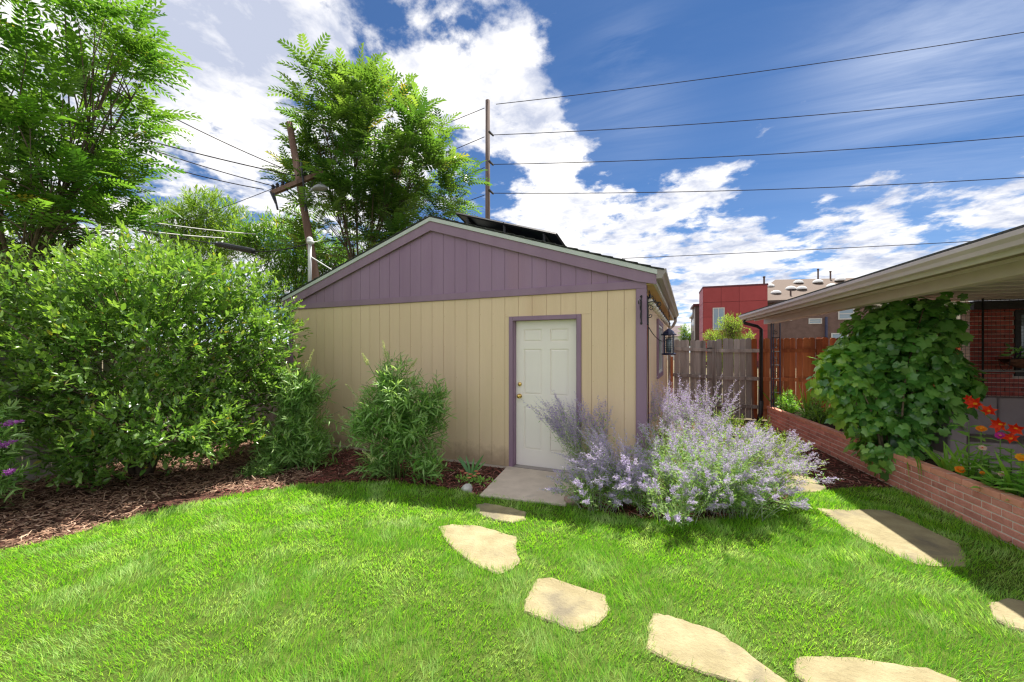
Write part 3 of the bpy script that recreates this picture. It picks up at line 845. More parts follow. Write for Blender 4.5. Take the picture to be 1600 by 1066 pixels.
# lantern shaped feeder hanging under the eave
LP = P(1045, 550, 7.6); LP.z = 0
lz = lambda y: CZ + (HOR - y) / F * 7.6
lan = empty('hanging_lantern', (LP.x, LP.y, lz(536)), 'dark blue lantern shaped bird feeder hanging under the garage gutter', 'lantern')
q = MB(); q.tube([(LP.x, LP.y, 2.49), (LP.x + .01, LP.y, lz(505)), (LP.x, LP.y, lz(515))], .008, 5); q.build('hook', M['iron'], lan)
q = MB(); q.lathe([(.135, 0), (.135, .025), (.105, .03), (.09, .07), (.05, .10), (.02, .125)], (LP.x, LP.y, lz(524)), 8); q.build('lid', M['blueiron'], lan)
q = MB(); q.lathe([(.105, 0), (.125, .01), (.125, .03), (.10, .04)], (LP.x, LP.y, lz(555)), 8); q.build('base', M['blueiron'], lan)
zz0, zz1 = lz(552), lz(524)
for k in range(4):
    a = R(45 + 90 * k); q = MB(); q.tube([(LP.x + .105 * math.cos(a), LP.y + .105 * math.sin(a), zz0), (LP.x + .105 * math.cos(a), LP.y + .105 * math.sin(a), zz1)], .011, 5); q.build('post', M['blueiron'], lan)
q = MB()
for i in range(9):
    z = zz0 + (zz1 - zz0) * i / 8; q.tube([(LP.x + .095 * math.cos(R(a)), LP.y + .095 * math.sin(R(a)), z) for a in range(0, 361, 30)], .003, 3)
for k in range(16):
    a = R(22.5 * k); q.tube([(LP.x + .095 * math.cos(a), LP.y + .095 * math.sin(a), zz0), (LP.x + .095 * math.cos(a), LP.y + .095 * math.sin(a), zz1)], .002, 3)
q.build('mesh_cage', M['iron'], lan, kind='stuff')
q = MB(); q.lathe([(.05, 0), (.05, (zz1 - zz0) * .8)], (LP.x, LP.y, zz0 + .01), 10); q.build('tube', M['glass'], lan, smooth=True)
cb = MB(); cb.tube(curve_pts((3.12, .12, 1.93), (LP.x, LP.y, lz(527)), .12, 10), .006, 4)
tag(cb.build('cable', M['wire'], origin=(3.12, .12, 1.9)), 'thin cable sagging from the garage corner to the hanging lantern', 'cable')

# solar panels on the right slope, tilted up towards the back
sol = empty('solar_array', (.6, 1.8, zr(.6)), 'dark tilted solar panels on a rack on the garage roof, seen from behind', 'solar panel')
A0 = Vector((-.32, 1.2, 4.14)); A1 = Vector((1.60, 1.2, 3.53)); dn = Vector((.12, 1.3, -.40))
ex = (A1 - A0); nx = 2
nn = ex.cross(dn).normalized()
if nn.z < 0: nn = -nn
for i in range(nx):
    a = A0 + ex * (i / nx + .005); b_ = A0 + ex * ((i + 1) / nx - .005)
    q = MB(); vv = [a, b_, b_ + dn, a + dn]; q.add([tuple(v) for v in vv] + [tuple(v + nn * .035) for v in vv], [(0, 3, 2, 1), (4, 5, 6, 7), (0, 1, 5, 4), (1, 2, 6, 5), (2, 3, 7, 6), (3, 0, 4, 7)])
    pn = q.build('panel', M['solar'], sol)
    q = MB(); e = nn * .02 + nn * -.012
    for s0, s1 in ((a, b_), (b_, b_ + dn), (b_ + dn, a + dn), (a + dn, a)): q.tube([s0 + e, s1 + e], .022, 4)
    q.build('panel_frame', M['iron'], pn)
for t in (.12, .5, .88):
    q = MB(); p0 = A0 + ex * t; r0 = Vector((p0.x, p0.y + .05, zr(p0.x) if p0.x > 0 else zr(p0.x)))
    q.tube([r0, p0 + Vector((0, .03, -.01))], .022, 4); q.tube([r0, p0 + dn * .98 - Vector((0, 0, .01))], .022, 4); q.tube([p0 + dn * .02 - nn * .02, p0 + dn * .98 - nn * .02], .025, 4)
    q.build('strut', M['iron'], sol)
q = MB(); q.tube([A0 + ex * .01 + dn * .25 - nn * .03, A1 - ex * .01 + dn * .25 - nn * .03], .02, 4); q.tube([A0 + ex * .01 + dn * .8 - nn * .03, A1 - ex * .01 + dn * .8 - nn * .03], .02, 4); q.build('rail', M['iron'], sol)

# conduit mast on the roof
b0 = P(484, 443, 7.6); mz = CZ + (HOR - 378) / F * 7.6
ms = empty('service_mast', (b0.x, b0.y, b0.z - .1), 'white conduit service mast rising from the left slope of the garage roof', 'mast')
q = MB(); q.tube([(b0.x, b0.y, b0.z - .2), (b0.x, b0.y, mz)], .032, 8); q.build('pipe', M['white'], ms, smooth=True)
q = MB(); q.lathe([(.05, 0), (.06, .05), (.055, .10), (.025, .13)], (b0.x, b0.y, mz - .04), 10); q.lathe([(.02, 0), (.06, .01), (.06, .05)], (b0.x + .06, b0.y - .03, mz - .05), 8); q.build('weather_head', M['white'], ms, smooth=True)
q = MB(); q.tube([(b0.x + .02, b0.y, mz - .28), P(522, 424, 7.9)], .012, 5); q.build('brace', M['white'], ms)
q = MB(); q.tube(curve_pts((b0.x + .04, b0.y, mz), P(519, 350, 7.9), .12, 8), .010, 4)
tag(q.build('cable', M['whitewire'], origin=(b0.x, b0.y, mz)), 'pale service cable curving up from the white roof mast', 'cable')


# ------------------------------------------------------------------ fences
def picket_mesh(name, w, h, th=.018):
    q = MB(); c = w * .24
    q.prism([(-w / 2, 0), (w / 2, 0), (w / 2, h - c), (w / 2 - c, h), (-w / 2 + c, h), (-w / 2, h - c)], -th / 2, th / 2, 'y')
    me = bpy.data.meshes.new(name); me.from_pydata(q.v, [], q.f); me.update(); return me


PW = .120
PICK = {}
for k in ('fencegrey', 'fenceorange', 'fencemix'):
    me = picket_mesh('picket_' + k, PW, 1.93); me.materials.append(M[k]); PICK[k] = me
SM = picket_mesh('picket_side', .120, 1.80); SM.materials.append(M['fencegrey'])


def pickets(par, x0, x1, y, mats, dz=0, slope=0.0, mesh=None, along='x', pitch=.126):
    n = int(round((x1 - x0) / pitch))
    for i in range(n):
        x = x0 + (i + .5) * (x1 - x0) / n
        o = bpy.data.objects.new('board', mesh or PICK[mats(x)])
        z = dz + slope * (x - x0) + random.uniform(-.012, .012)
        if along == 'x': o.location = (x - par.location.x, y - par.location.y + random.uniform(-.003, .003), z); o.rotation_euler = (0, R(random.uniform(-.5, .5)), 0)
        else: o.location = (y - par.location.x, x - par.location.y, z); o.rotation_euler = (0, R(random.uniform(-.5, .5)), R(90))
        link(o, par)


FY = 6.06
gt = empty('fence_gate', (3.62, FY, 0), 'grey weathered wooden gate sagging between the garage and the fence post', 'gate')
pickets(gt, 3.22, 4.10, FY, lambda x: 'fencegrey', .0, -.03)
for z, s in ((1.66, -.035), (.99, -.03), (.33, -.03)):
    q = MB(); q.add([(3.20, FY - .055, z), (4.10, FY - .055, z + s), (4.10, FY - .012, z + s), (3.20, FY - .012, z), (3.20, FY - .055, z + .085), (4.10, FY - .055, z + s + .085), (4.10, FY - .012, z + s + .085), (3.20, FY - .012, z + .085)],
                   [(3, 2, 1, 0), (4, 5, 6, 7), (0, 1, 5, 4), (1, 2, 6, 5), (2, 3, 7, 6), (3, 0, 4, 7)]); q.build('rail', M['fencegrey'], gt, origin=(3.62, FY, z))
q = MB(); q.box(3.115, 3.20, FY - .08, FY + .01, 0, 1.5); q.build('hinge_post', M['fenceorange'], gt)
q = MB(); q.box(3.98, 4.10, FY - .07, FY - .056, 1.70, 1.725); q.box(4.06, 4.15, FY - .075, FY - .062, 1.705, 1.72); q.build('latch', M['iron'], gt)
fn = empty('wooden_fence', (4.15, FY, 0), 'tall dog eared board fence, grey by the gate and orange stained behind the porch', 'fence')
def fmat(x): return 'fencegrey' if x < 4.95 else ('fencemix' if x < 5.15 else 'fenceorange')
pickets(fn, 4.20, 11.5, FY, fmat, .015)
for z in (1.65, .98, .31):
    for a, b_, m_ in ((4.19, 5.18, 'fencegrey'), (5.18, 6.22, 'fenceorange'), (6.32, 8.6, 'fenceorange'), (8.6, 11.4, 'fenceorange')):
        q = MB(); q.box(a, b_, FY - .052, FY - .012, z - .042, z + .042); q.build('rail', M[m_], fn, origin=(a, FY, z))
q = MB(); q.box(4.10, 4.19, FY - .075, FY + .02, 0, 1.90); q.build('post', M['fencegrey'], fn, origin=(4.14, FY, 0), bevel=.006)
for x in (6.27, 8.6):
    q = MB(); q.box(x - .05, x + .05, FY - .10, FY - .012, 0, 1.92); q.build('post', M['fenceorange'], fn, origin=(x, FY, 0), bevel=.006)
sf = empty('wooden_fence', (-4.07, -1, 0), 'grey board fence behind the big leafy shrub, seen low under its branches', 'fence')
pickets(sf, -5.0, 3.0, -4.07, None, 0, 0, SM, 'y')
for z in (.35, 1.5):
    q = MB(); q.box(-4.13, -4.09, -5.0, 3.0, z, z + .09); q.build('rail', M['fencegrey'], sf, origin=(-4.1, 0, z))

# ------------------------------------------------------------------ brick planter
def brick_mesh(name, l, d, h, mat):
    q = MB(); e = .004
    q.box(-l / 2, l / 2, -d / 2, d / 2, -h / 2, h / 2)
    me = bpy.data.meshes.new(name)
    bm = bmesh.new(); vs_ = [bm.verts.new(v) for v in q.v]
    for f in q.f: bm.faces.new([vs_[i] for i in f])
    bmesh.ops.bevel(bm, geom=list(bm.edges), offset=e, segments=1, affect='EDGES'); bm.to_mesh(me); bm.free()
    me.materials.append(mat); return me


pl = empty('brick_planter', HO, 'long low planter of red brick running towards the fence', 'planter', rz=HR)
B_side = brick_mesh('planter_brick', .092, .194, .057, M['brick']); B_cap = brick_mesh('planter_cap_brick', .104, .194, .057, M['brickcap'])
def lbuild(mb, name, mat, par, **k):
    me = bpy.data.meshes.new(name); me.from_pydata(mb.v, [], mb.f); me.materials.append(mat); me.update()
    o = bpy.data.objects.new(name, me); link(o, par)
    for a, b_ in k.items():
        if a == 'bevel':
            bv = o.modifiers.new('bevel', 'BEVEL'); bv.width = b_; bv.segments = 1; bv.limit_method = 'ANGLE'
        else: o[a] = b_
    return o


B0, B1 = -2.0, 5.58
q = MB(); q.box(.006, .088, B0 + .004, B1 - .004, -.05, .400); q.box(.52, .60, B0 + .004, B1 - .004, -.05, .400); q.box(.088, .52, B1 - .09, B1 - .004, -.05, .400); lbuild(q, 'mortar_bed', M['mortar'], pl)
for c in range(6):
    b_ = B0 - (c % 2) * .102
    while b_ < B1:
        lo, hi = max(b_, B0), min(b_ + .194, B1)
        if hi - lo > .05:
            o = bpy.data.objects.new('brick', B_cap if c == 5 else B_side)
            o.location = (.046 + random.uniform(-.0015, .0015) - (.003 if c == 5 else 0), (lo + hi) / 2, .0338 + c * .0677)
            o.scale = (1, (hi - lo) / .194, 1); o.rotation_euler = (0, 0, R(random.uniform(-.3, .3)))
            link(o, pl)
        b_ += .204
q = MB(); q.box(.089, .519, B0, B1 - .09, .2, .335); o = lbuild(q, 'planter_soil', M['soil'], pl)

# ------------------------------------------------------------------ porch and house
hs = empty('brick_house', HO, 'dark red brick house with a beige covered porch over the planter', 'house', rz=HR)
q = MB(); GZ = 2.46
ga = -.53
q.prism([(ga + .115, GZ), (ga + .115, GZ - .095), (ga + .045, GZ - .095), (ga + .032, GZ - .062), (ga + .004, GZ - .034), (ga, GZ), (ga + .008, GZ), (ga + .010, GZ - .030), (ga + .038, GZ - .058), (ga + .052, GZ - .087), (ga + .107, GZ - .087), (ga + .107, GZ)], -3.6, 5.75, 'y')
q.prism([(ga + .112, GZ - .002), (ga + .112, GZ - .093), (ga + .046, GZ - .093), (ga + .033, GZ - .062), (ga + .006, GZ - .034), (ga + .002, GZ - .002)], 5.751, 5.757, 'y')
lbuild(q, 'gutter', M['gutterp'], hs)
q = MB(); q.box(ga + .118, ga + .142, -3.6, 5.72, GZ - .135, GZ - .005); lbuild(q, 'fascia_board', M['porchtrim'], hs)
q = MB(); q.add([(ga + .142, -3.6, GZ - .130), (.0, -3.6, GZ - .085), (.0, 5.7, GZ - .085), (ga + .142, 5.7, GZ - .130), (ga + .142, -3.6, GZ - .118), (.0, -3.6, GZ - .073), (.0, 5.7, GZ - .073), (ga + .142, 5.7, GZ - .118)],
                [(3, 2, 1, 0), (4, 5, 6, 7), (0, 1, 5, 4), (1, 2, 6, 5), (2, 3, 7, 6), (3, 0, 4, 7)]); lbuild(q, 'soffit', M['soffitshade'], hs)
q = MB(); q.box(-.22, -.19, -3.6, 5.69, GZ - .135, GZ - .09); lbuild(q, 'trim_board', M['beam'], hs)
q = MB(); q.box(-.034, .11, -3.6, 5.68, 2.25, GZ - .088); lbuild(q, 'beam', M['beam'], hs, bevel=.004)
q = MB(); q.add([(ga + .03, -3.6, GZ + .004), (3.2, -3.6, 2.85), (3.2, 5.74, 2.85), (ga + .03, 5.74, GZ + .004), (ga + .03, -3.6, GZ + .03), (3.2, -3.6, 2.89), (3.2, 5.74, 2.89), (ga + .03, 5.74, GZ + .03)],
                [(3, 2, 1, 0), (4, 5, 6, 7), (0, 1, 5, 4), (1, 2, 6, 5), (2, 3, 7, 6), (3, 0, 4, 7)]); lbuild(q, 'porch_roof', M['shingle'], hs)
q = MB()
q.box(.111, 3.1, -3.6, 3.2, 2.41, 2.43)
lbuild(q, 'porch_ceiling', M['porchtrim'], hs)
for i in range(18):
    q = MB(); b_ = -3.4 + i * .37; q.box(.112, 2.9, b_, b_ + .02, 2.400, 2.409); lbuild(q, 'ceiling_batten', M['porchtrim'], hs)
# wall that closes the porch at the back
WB = 3.2
q = MB(); q.box(2.075, 2.62, WB + .01, WB + .2, 0, 2.405); q.box(2.62, 3.75, WB + .01, WB + .2, 0, 1.25); q.box(2.62, 3.75, WB + .01, WB + .2, 2.25, 2.405); q.box(3.75, 5.4, WB + .01, WB + .2, 0, 2.405); lbuild(q, 'wall', M['mortar'], hs)
BW = brick_mesh('house_brick', .194, .03, .057, M['brickdark'])
vb = MB(); cnt = 0
for c in range(33):
    x = 2.075 - (c % 2) * .102; z = .035 + c * .0677 + .2
    if z > 2.40: break
    while x < 5.3:
        lo, hi = max(x, 2.075), x + .194
        if 1.25 < z < 2.25 and lo < 2.60 < hi: hi = 2.60
        if 1.25 < z < 2.25 and lo < 3.77 < hi: lo = 3.77
        mid = (lo + hi) / 2
        inwin = 2.60 < mid < 3.77 and 1.25 < z < 2.25
        if hi - lo > .03 and not inwin:
            if lo < 4.0 and z > .55 and cnt < 300:
                o = bpy.data.objects.new('brick', BW); o.location = (mid, WB + .005 + random.uniform(-.002, .002), z); o.scale = ((hi - lo) / .194, 1, 1); link(o, hs); cnt += 1
            else: vb.box(lo, hi, WB - .008, WB + .012, z - .028, z + .028)
        x += .204
lbuild(vb, 'brickwork', M['brickdark'], hs, kind='stuff')
q = MB()
for a, b_, c_, d in ((2.60, 2.67, 1.25, 2.26), (3.70, 3.77, 1.25, 2.26), (2.67, 3.70, 1.25, 1.32), (2.67, 3.70, 2.19, 2.26)): q.box(a, b_, WB - .02, WB + .06, c_, d)
wn = lbuild(q, 'window', M['iron'], hs)
q = MB(); q.box(2.671, 3.699, WB + .02, WB + .03, 1.321, 2.189); lbuild(q, 'pane', M['glass'], wn)
q = MB(); q.box(2.06, 4.2, WB - .09, WB - .012, 2.27, 2.40); lbuild(q, 'dark_top_strip', M['iron'], hs)  # dark strip across the top of the wall
q = MB(); q.box(3.1, 7.0, -3.6, 3.19, 2.3, 2.40); lbuild(q, 'eave_board', M['porchtrim'], hs)
# main roof behind the porch roof
q = MB(); q.prism([(3.1, 2.9), (6.8, 4.0), (10.4, 2.9), (10.4, 2.75), (3.1, 2.75)], -3.6, 3.6, 'y'); lbuild(q, 'main_roof', M['shingle'], hs)
q = MB(); q.box(3.3, 10.2, 3.4, 3.5, 0, 2.75); q.box(10.1, 10.2, -3.6, 3.4, 0, 2.75); lbuild(q, 'side_wall', M['brickdark'], hs)
# patio floor
q = MB(); q.add([tuple(H(a, b_, .0)) for a, b_ in ((.62, -4), (8, -4), (8, 5.2), (.62, 5.2))], [(0, 1, 2, 3)]); o = q.build('patio', M['concrete']); o['kind'] = 'structure'

# iron column and downspout at the planter's far end
col = empty('iron_column', H(.06, 5.40), 'black wrought iron porch column of two uprights joined by scrolls', 'column')
def Hp(a, b_, z): return H(a, b_, z)
for a, b_ in ((.02, 5.36), (.19, 5.36), (.105, 5.50)):
    q = MB(); q.tube([Hp(a, b_, .33), Hp(a, b_, 2.25)], .014, 4); q.build('upright', M['blueiron'], col)
for i in range(6):
    q = MB(); z = .55 + i * .3; c = Hp(.105, 5.36, z); ax = Vector((HX, HY, 0))
    q.tube([Hp(.02, 5.36, z - .12), Hp(.19, 5.36, z - .12)], .008, 4)
    q.tube(spiral(c, .055, .015, R(90), 1.2, ax, (0, 0, 1), 12), .006, 4); q.build('scroll', M['iron'], col)
ds = empty('downspout', H(-.12, 5.60), 'black downspout curving from the porch gutter down the column', 'downspout')
q = MB(); q.tube([Hp(ga + .08, 5.62, GZ - .11), Hp(ga + .09, 5.62, GZ - .18), Hp(-.2, 5.56, GZ - .26), Hp(-.12, 5.55, GZ - .33), Hp(-.12, 5.55, .5)], .036, 8); q.build('pipe', M['iron'], ds, smooth=True)
q = MB(); q.tube([Hp(-.12, 5.55, .52), Hp(-.13, 5.55, .25), Hp(-.2, 5.48, .03)], .048, 8); q.build('outlet', M['iron'], ds, smooth=True)

# wire trellis with hanging trough in front of the house wall
tr = empty('wire_trellis', H(2.3, 2.7), 'black wire grid panel standing in front of the brick wall', 'trellis')
TB = 2.75
q = MB()
x = 1.52
while x < 3.6: q.tube([H(x, TB, .45), H(x, TB, 2.38)], .0022, 3); x += .05
z = .5
while z < 2.38: q.tube([H(1.52, TB, z), H(3.6, TB, z)], .0022, 3); z += .05
q.build('wire_grid', M['iron'], tr, kind='stuff')
for x in (1.52, 1.92, 3.6):
    q = MB(); q.tube([H(x, TB, 0), H(x, TB, 2.40)], .014, 4); q.build('upright', M['iron'], tr)
q = MB(); q.tube([H(1.3, TB - .03, 1.345), H(3.6, TB - .03, 1.345)], .014, 6); q.build('cross_rail', M['lamp'], tr)
tg = empty('hanging_trough', H(2.45, TB - .15, 1.36), 'brown coco lined wall trough hanging on the wire trellis', 'planter')
q = MB(); cs = H(2.05, TB - .16, 1.52); ce = H(3.25, TB - .16, 1.52)
prof = []
pts = []; n = 10
for j, (t) in enumerate(np.linspace(0, 1, 13)):
    c = cs.lerp(ce, t); end = .35 + .65 * math.sin(math.pi * t) ** .5
    for k in range(7):
        a = math.pi * k / 6; pts.append((c.x, c.y + math.cos(a) * .11, c.z - math.sin(a) * .16 * end))
fs = []
for j in range(12):
    for k in range(6): fs.append((j * 7 + k, j * 7 + k + 1, (j + 1) * 7 + k + 1, (j + 1) * 7 + k))
    fs.append((j * 7, (j + 1) * 7, (j + 1) * 7 + 6, j * 7 + 6))
q.add(pts, fs); q.build('coco_liner', M['coco'], tg)
q = MB(); q.tube([H(2.05, TB - .27, 1.53), H(3.25, TB - .27, 1.53)], .006, 4)
for t in np.linspace(0, 1, 7):
    c = cs.lerp(ce, t); q.tube([(c.x, c.y + math.cos(a) * .115, c.z - math.sin(a) * .165) for a in np.linspace(0, math.pi, 7)], .004, 4)
q.build('wire_frame', M['iron'], tg)

# covered patio sofa
so = empty('patio_sofa', H(1.65, 1.85), 'grey cushioned patio sofa under the porch behind the flowers', 'sofa')
def hbox(mb, a0, a1, b0_, b1_, z0, z1):
    vv = [H(a0, b0_, z0), H(a1, b0_, z0), H(a1, b1_, z0), H(a0, b1_, z0), H(a0, b0_, z1), H(a1, b0_, z1), H(a1, b1_, z1), H(a0, b1_, z1)]
    mb.add([tuple(v) for v in vv], [(3, 2, 1, 0), (4, 5, 6, 7), (0, 1, 5, 4), (1, 2, 6, 5), (2, 3, 7, 6), (3, 0, 4, 7)])
for nm, bx in (('backrest', (1.02, 1.78, 2.30, 2.52, .42, 1.0)), ('backrest', (1.79, 2.58, 2.30, 2.52, .42, 1.0)), ('arm', (.82, 1.01, 1.62, 2.52, .12, .86)), ('arm', (2.59, 2.78, 1.62, 2.52, .12, .86)),
               ('seat_cushion', (1.02, 1.78, 1.62, 2.29, .30, .50)), ('seat_cushion', (1.79, 2.58, 1.62, 2.29, .30, .50)), ('base', (1.02, 2.58, 1.64, 2.50, .10, .295))):
    q = MB(); hbox(q, *bx); o = q.build(nm, M['greysofa'], so, bevel=.03)
    o.modifiers['bevel'].segments = 3
for a, b_ in ((.88, 1.7), (2.7, 1.7), (.88, 2.45), (2.7, 2.45)):
    q = MB(); q.tube([H(a, b_, 0), H(a, b_, .13)], .02, 6); q.build('leg', M['iron'], so)


# ------------------------------------------------------------------ poles and wires
def upole(px, base_y, top_px, top_y, w, r0, r1, mat, label):
    t = P(top_px, top_y, w); g = P(px, base_y, w)
    d = (t - g) / (t.z - g.z); b_ = g - d * g.z
    root = empty('utility_pole', b_, label, 'utility pole', 'utility poles in the alley')
    q = MB(); q.tube([b_ - Vector((0, 0, .2)), b_.lerp(t, .5), t], [r0, (r0 + r1) / 2, r1], 12); q.build('post', M[mat], root, smooth=True)
    return root


RP = upole(762, 340, 762, 157, 24.0, .16, .13, 'polegrey', 'straight grey utility pole rising behind the garage roof')
LW = 12.0
LP_ = upole(486, 390, 452, 192, LW, .132, .088, 'pole', 'leaning brown utility pole with a crossarm in front of the tree')
for z in ((211, 216), (257, 262), (302, 306)):
    q = MB(); a = P(764, z[0] - 6, 23.9); b_ = P(771, z[0] + 1, 23.9); q.tube([a, b_], .05, 6); q.tube([a + Vector((0, 0, -.03)), b_ + Vector((0, 0, -.03))], [.08, .04], 6); q.build('insulator', M['iron'], RP)
ends = [((775, 163), (1600, 38), .35), ((771, 211), (1600, 134), .5), ((771, 257), (1600, 199), .5), ((771, 302), (1600, 264), .5)]
hw = ['highest', 'second highest', 'third highest', 'lowest']
for i, (a, e, sag) in enumerate(ends):
    A = P(a[0], a[1], 23.9); ex_ = e[0] + (e[0] - a[0]) * .45; ey_ = e[1] + (e[1] - a[1]) * .40
    Bp = P(ex_, ey_, 23.9 * .86)
    q = MB(); q.tube(curve_pts(A, Bp, sag, 24), .022, 4)
    tag(q.build('power_line', M['wire'], origin=A), f'{hw[i]} of the four dark wires running right from the straight pole', 'power line', 'wires running right from the straight pole')
for i, (a, e) in enumerate([((757, 169), (420, 300)), ((757, 214), (430, 345)), ((757, 262), (500, 360)), ((757, 305), (520, 385))]):
    q = MB(); q.tube(curve_pts(P(a[0], a[1], 24.1), P(e[0], e[1], 34), .1, 12), .024, 4)
    tag(q.build('power_line', M['wire'], origin=P(a[0], a[1], 24.1)), f'{hw[i]} of the wires dropping left from the straight pole into the tree', 'power line', 'wires dropping left from the straight pole')
q = MB(); q.tube(curve_pts(P(972, 404, 22), P(1900, 356, 17), .05, 20), .016, 4)
tag(q.build('power_line', M['wire'], origin=P(972, 404, 22)), 'single low wire crossing the sky just above the garage eave and porch', 'power line')
# crossarm, braces, lamp on the leaning pole
ca = P(425, 302, LW - .25); cb_ = P(508, 268, LW - .25)
q = MB(); d = (cb_ - ca).normalized(); u = Vector((0, 0, 1)); s_ = d.cross(u).normalized(); u = s_.cross(d)
vv = [c + s_ * a * .06 + u * b2 * .06 for c in (ca, cb_) for a, b2 in ((-1, -1), (1, -1), (1, 1), (-1, 1))]
q.add([tuple(v) for v in vv], [(0, 1, 2, 3), (7, 6, 5, 4), (0, 4, 5, 1), (1, 5, 6, 2), (2, 6, 7, 3), (3, 7, 4, 0)]); arm = q.build('crossarm', M['pole'], LP_)
for t in (.02, .1, .2, .62, .74, .86):
    c = ca.lerp(cb_, t); q = MB(); q.lathe([(.03, 0), (.055, .04), (.035, .08), (.055, .12), (.02, .17)], (c.x, c.y, c.z + .07), 8); q.build('insulator', M['iron'], arm)
for px0, px1 in ((447, 470), (492, 475)):
    q = MB(); q.tube([P(px0, 296 if px0 < 470 else 277, LW - .28), P(px1, 318, LW - .2)], .018, 4); q.build('brace', M['iron'], LP_)
for a_, b2 in (((428, 302), (434, 328)), ((423, 300), (431, 318)), ((474, 285), (478, 330)), ((470, 250), (474, 285))):
    q = MB(); q.tube([P(*a_, LW - .35), P(*b2, LW - .35)], .03, 5); q.build('jumper_wire', M['iron'], LP_)
q = MB(); q.tube([P(478, 330, LW - .2), P(478, 312, LW - .4), P(483, 300, LW - .5), P(492, 294, LW - .6)], .035, 6); q.build('lamp_arm', M['lamp'], LP_, smooth=True)
lc = P(500, 296, LW - .65)
q = MB(); q.lathe([(.05, -.06), (.24, -.02), (.27, .04), (.20, .13), (.09, .20), (.03, .22)], lc, 12, Matrix.Translation(lc) @ Matrix.Diagonal((.95, .6, .7, 1)) @ Matrix.Translation(-lc)); q.build('street_lamp_head', M['lamp'], LP_, smooth=True)
lw = [((252, 165), (440, 262), 'thin'), ((190, 200), (462, 275), 'upper'), ((205, 215), (432, 292), 'middle'), ((240, 248), (412, 296), 'lower'), ((455, 283), (380, 312), 'short')]
lwl = ['highest thin wire slanting down to the leaning pole from the left tree', 'thick upper wire reaching the leaning pole above its crossarm', 'wire just under the thick one left of the leaning pole',
       'lowest of the wires between the left tree and the crossarm end', 'short wire dropping left from the crossarm towards the round tree']
for i, (a, e, _) in enumerate(lw):
    k = 1.6
    if i < 4: A = P(e[0] - (e[0] - a[0]) * k, e[1] - (e[1] - a[1]) * k * .96, LW - 2.5); Bp = P(e[0], e[1], LW - .2)
    else: A = P(280, 345, LW + 12); Bp = P(*a, LW - .2)
    q = MB(); q.tube(curve_pts(A, Bp, .1, 14), .013 if i != 1 else .016, 4)
    tag(q.build('power_line', M['wire'], origin=Bp), lwl[i], 'power line', 'wires left of the leaning pole')
sv = [((150, 335), (345, 382), 'black', 'dark service cable running over the big shrub to the black splice'), ((200, 338), (400, 366), 'white', 'upper pale cable sagging above the big shrub'), ((180, 352), (350, 372), 'white', 'lower pale cable passing over the top of the big shrub')]
for a, e, c_, lab in sv:
    q = MB(); q.tube(curve_pts(P(a[0] - 120, a[1] - 18, 6.2), P(*e, 9.0), .06, 12), .010, 4)
    tag(q.build('cable', M['wire' if c_ == 'black' else 'whitewire'], origin=P(*e, 9.0)), lab, 'cable', 'cables over the big shrub')
q = MB(); a, b_ = P(338, 381, 8.9), P(398, 393, 8.7)
q.tube([a, a.lerp(b_, .06), a.lerp(b_, .08), a.lerp(b_, .97), b_], [.03, .03, .062, .062, .03], 10)
tag(q.build('cable_splice', M['iron'], origin=a, smooth=False), 'black tube shaped cable splice hanging above the big shrub', 'cable splice')
q = MB(); q.tube(curve_pts(b_, P(484, 380, 7.6), .05, 8), .010, 4)
tag(q.build('cable', M['wire'], origin=b_), 'cable from the black splice to the white roof mast', 'cable', 'cables over the big shrub')

# ------------------------------------------------------------------ far buildings
FR = PSI - R(20)
def far(name, px, w, label, cat, rz=FR):
    p = P(px, 550, w); p.z = 0
    return empty(name, p, label, cat, 'buildings beyond the fence', rz=rz)


rb = far('red_building', 1099, 45, 'modern building with flat roof and dark red facade panels beyond the fence', 'building')
q = MB(); q.box(.02, 6.15, .03, 4.5, 0, 8.70); lbuild(q, 'wall', M['reddark'], rb)
q = MB(); q.box(-.08, 6.25, -.08, 4.6, 8.71, 8.88); lbuild(q, 'parapet', M['reddark'], rb)
cw = 6.15 / 3.4
cols_ = [(0, 1.75), (1.78, 3.5), (3.53, 6.17)]
for c, (x0, x1) in enumerate(cols_):
    for r in range(5):
        z1 = 8.70 - r * 1.62; z0 = z1 - 1.59
        if c == 0 and r in (1, 2):
            if r == 1: q = MB(); q.box(x0, .92, -.04, .028, z0, z1); q.box(.92, x1, -.04, .028, z0 + 1.0, z1)
            else: q = MB(); q.box(x0, .92, -.04, .028, z0, z1); q.box(.92, x1, -.04, .028, z0, z0 + .55)
        else: q = MB(); q.box(x0, x1, -.04, .028, z0, z1)
        lbuild(q, 'facade_panel', M['redpanel'], rb)
for r in range(5):
    for c in range(2):
        q = MB(); z1 = 8.70 - r * 1.62; q.box(-.04, .018, .03 + c * 2.25, 2.22 + c * 2.25, z1 - 1.59, z1); lbuild(q, 'facade_panel', M['redpanel'], rb)
q = MB()
zw0, zw1 = 4.02, 6.48
for a, b_, c_, d in ((.93, 1.03, zw0, zw1), (2.0, 2.1, zw0, zw1), (1.03, 2.0, zw0, zw0 + .1), (1.03, 2.0, zw1 - .1, zw1), (1.46, 1.54, zw0 + .1, zw1 - .1)): q.box(a, b_, -.10, -.041, c_, d)
wn = lbuild(q, 'window', M['farcream'], rb)
for a, b_ in ((1.031, 1.459), (1.541, 1.999)):
    q = MB(); q.box(a, b_, -.07, -.05, zw0 + .101, zw1 - .101); lbuild(q, 'pane', M['glass'], wn)
tb = far('townhouse_row', 1099, 45, 'dark brown townhouse fronts seen edge on beyond the red building', 'building')
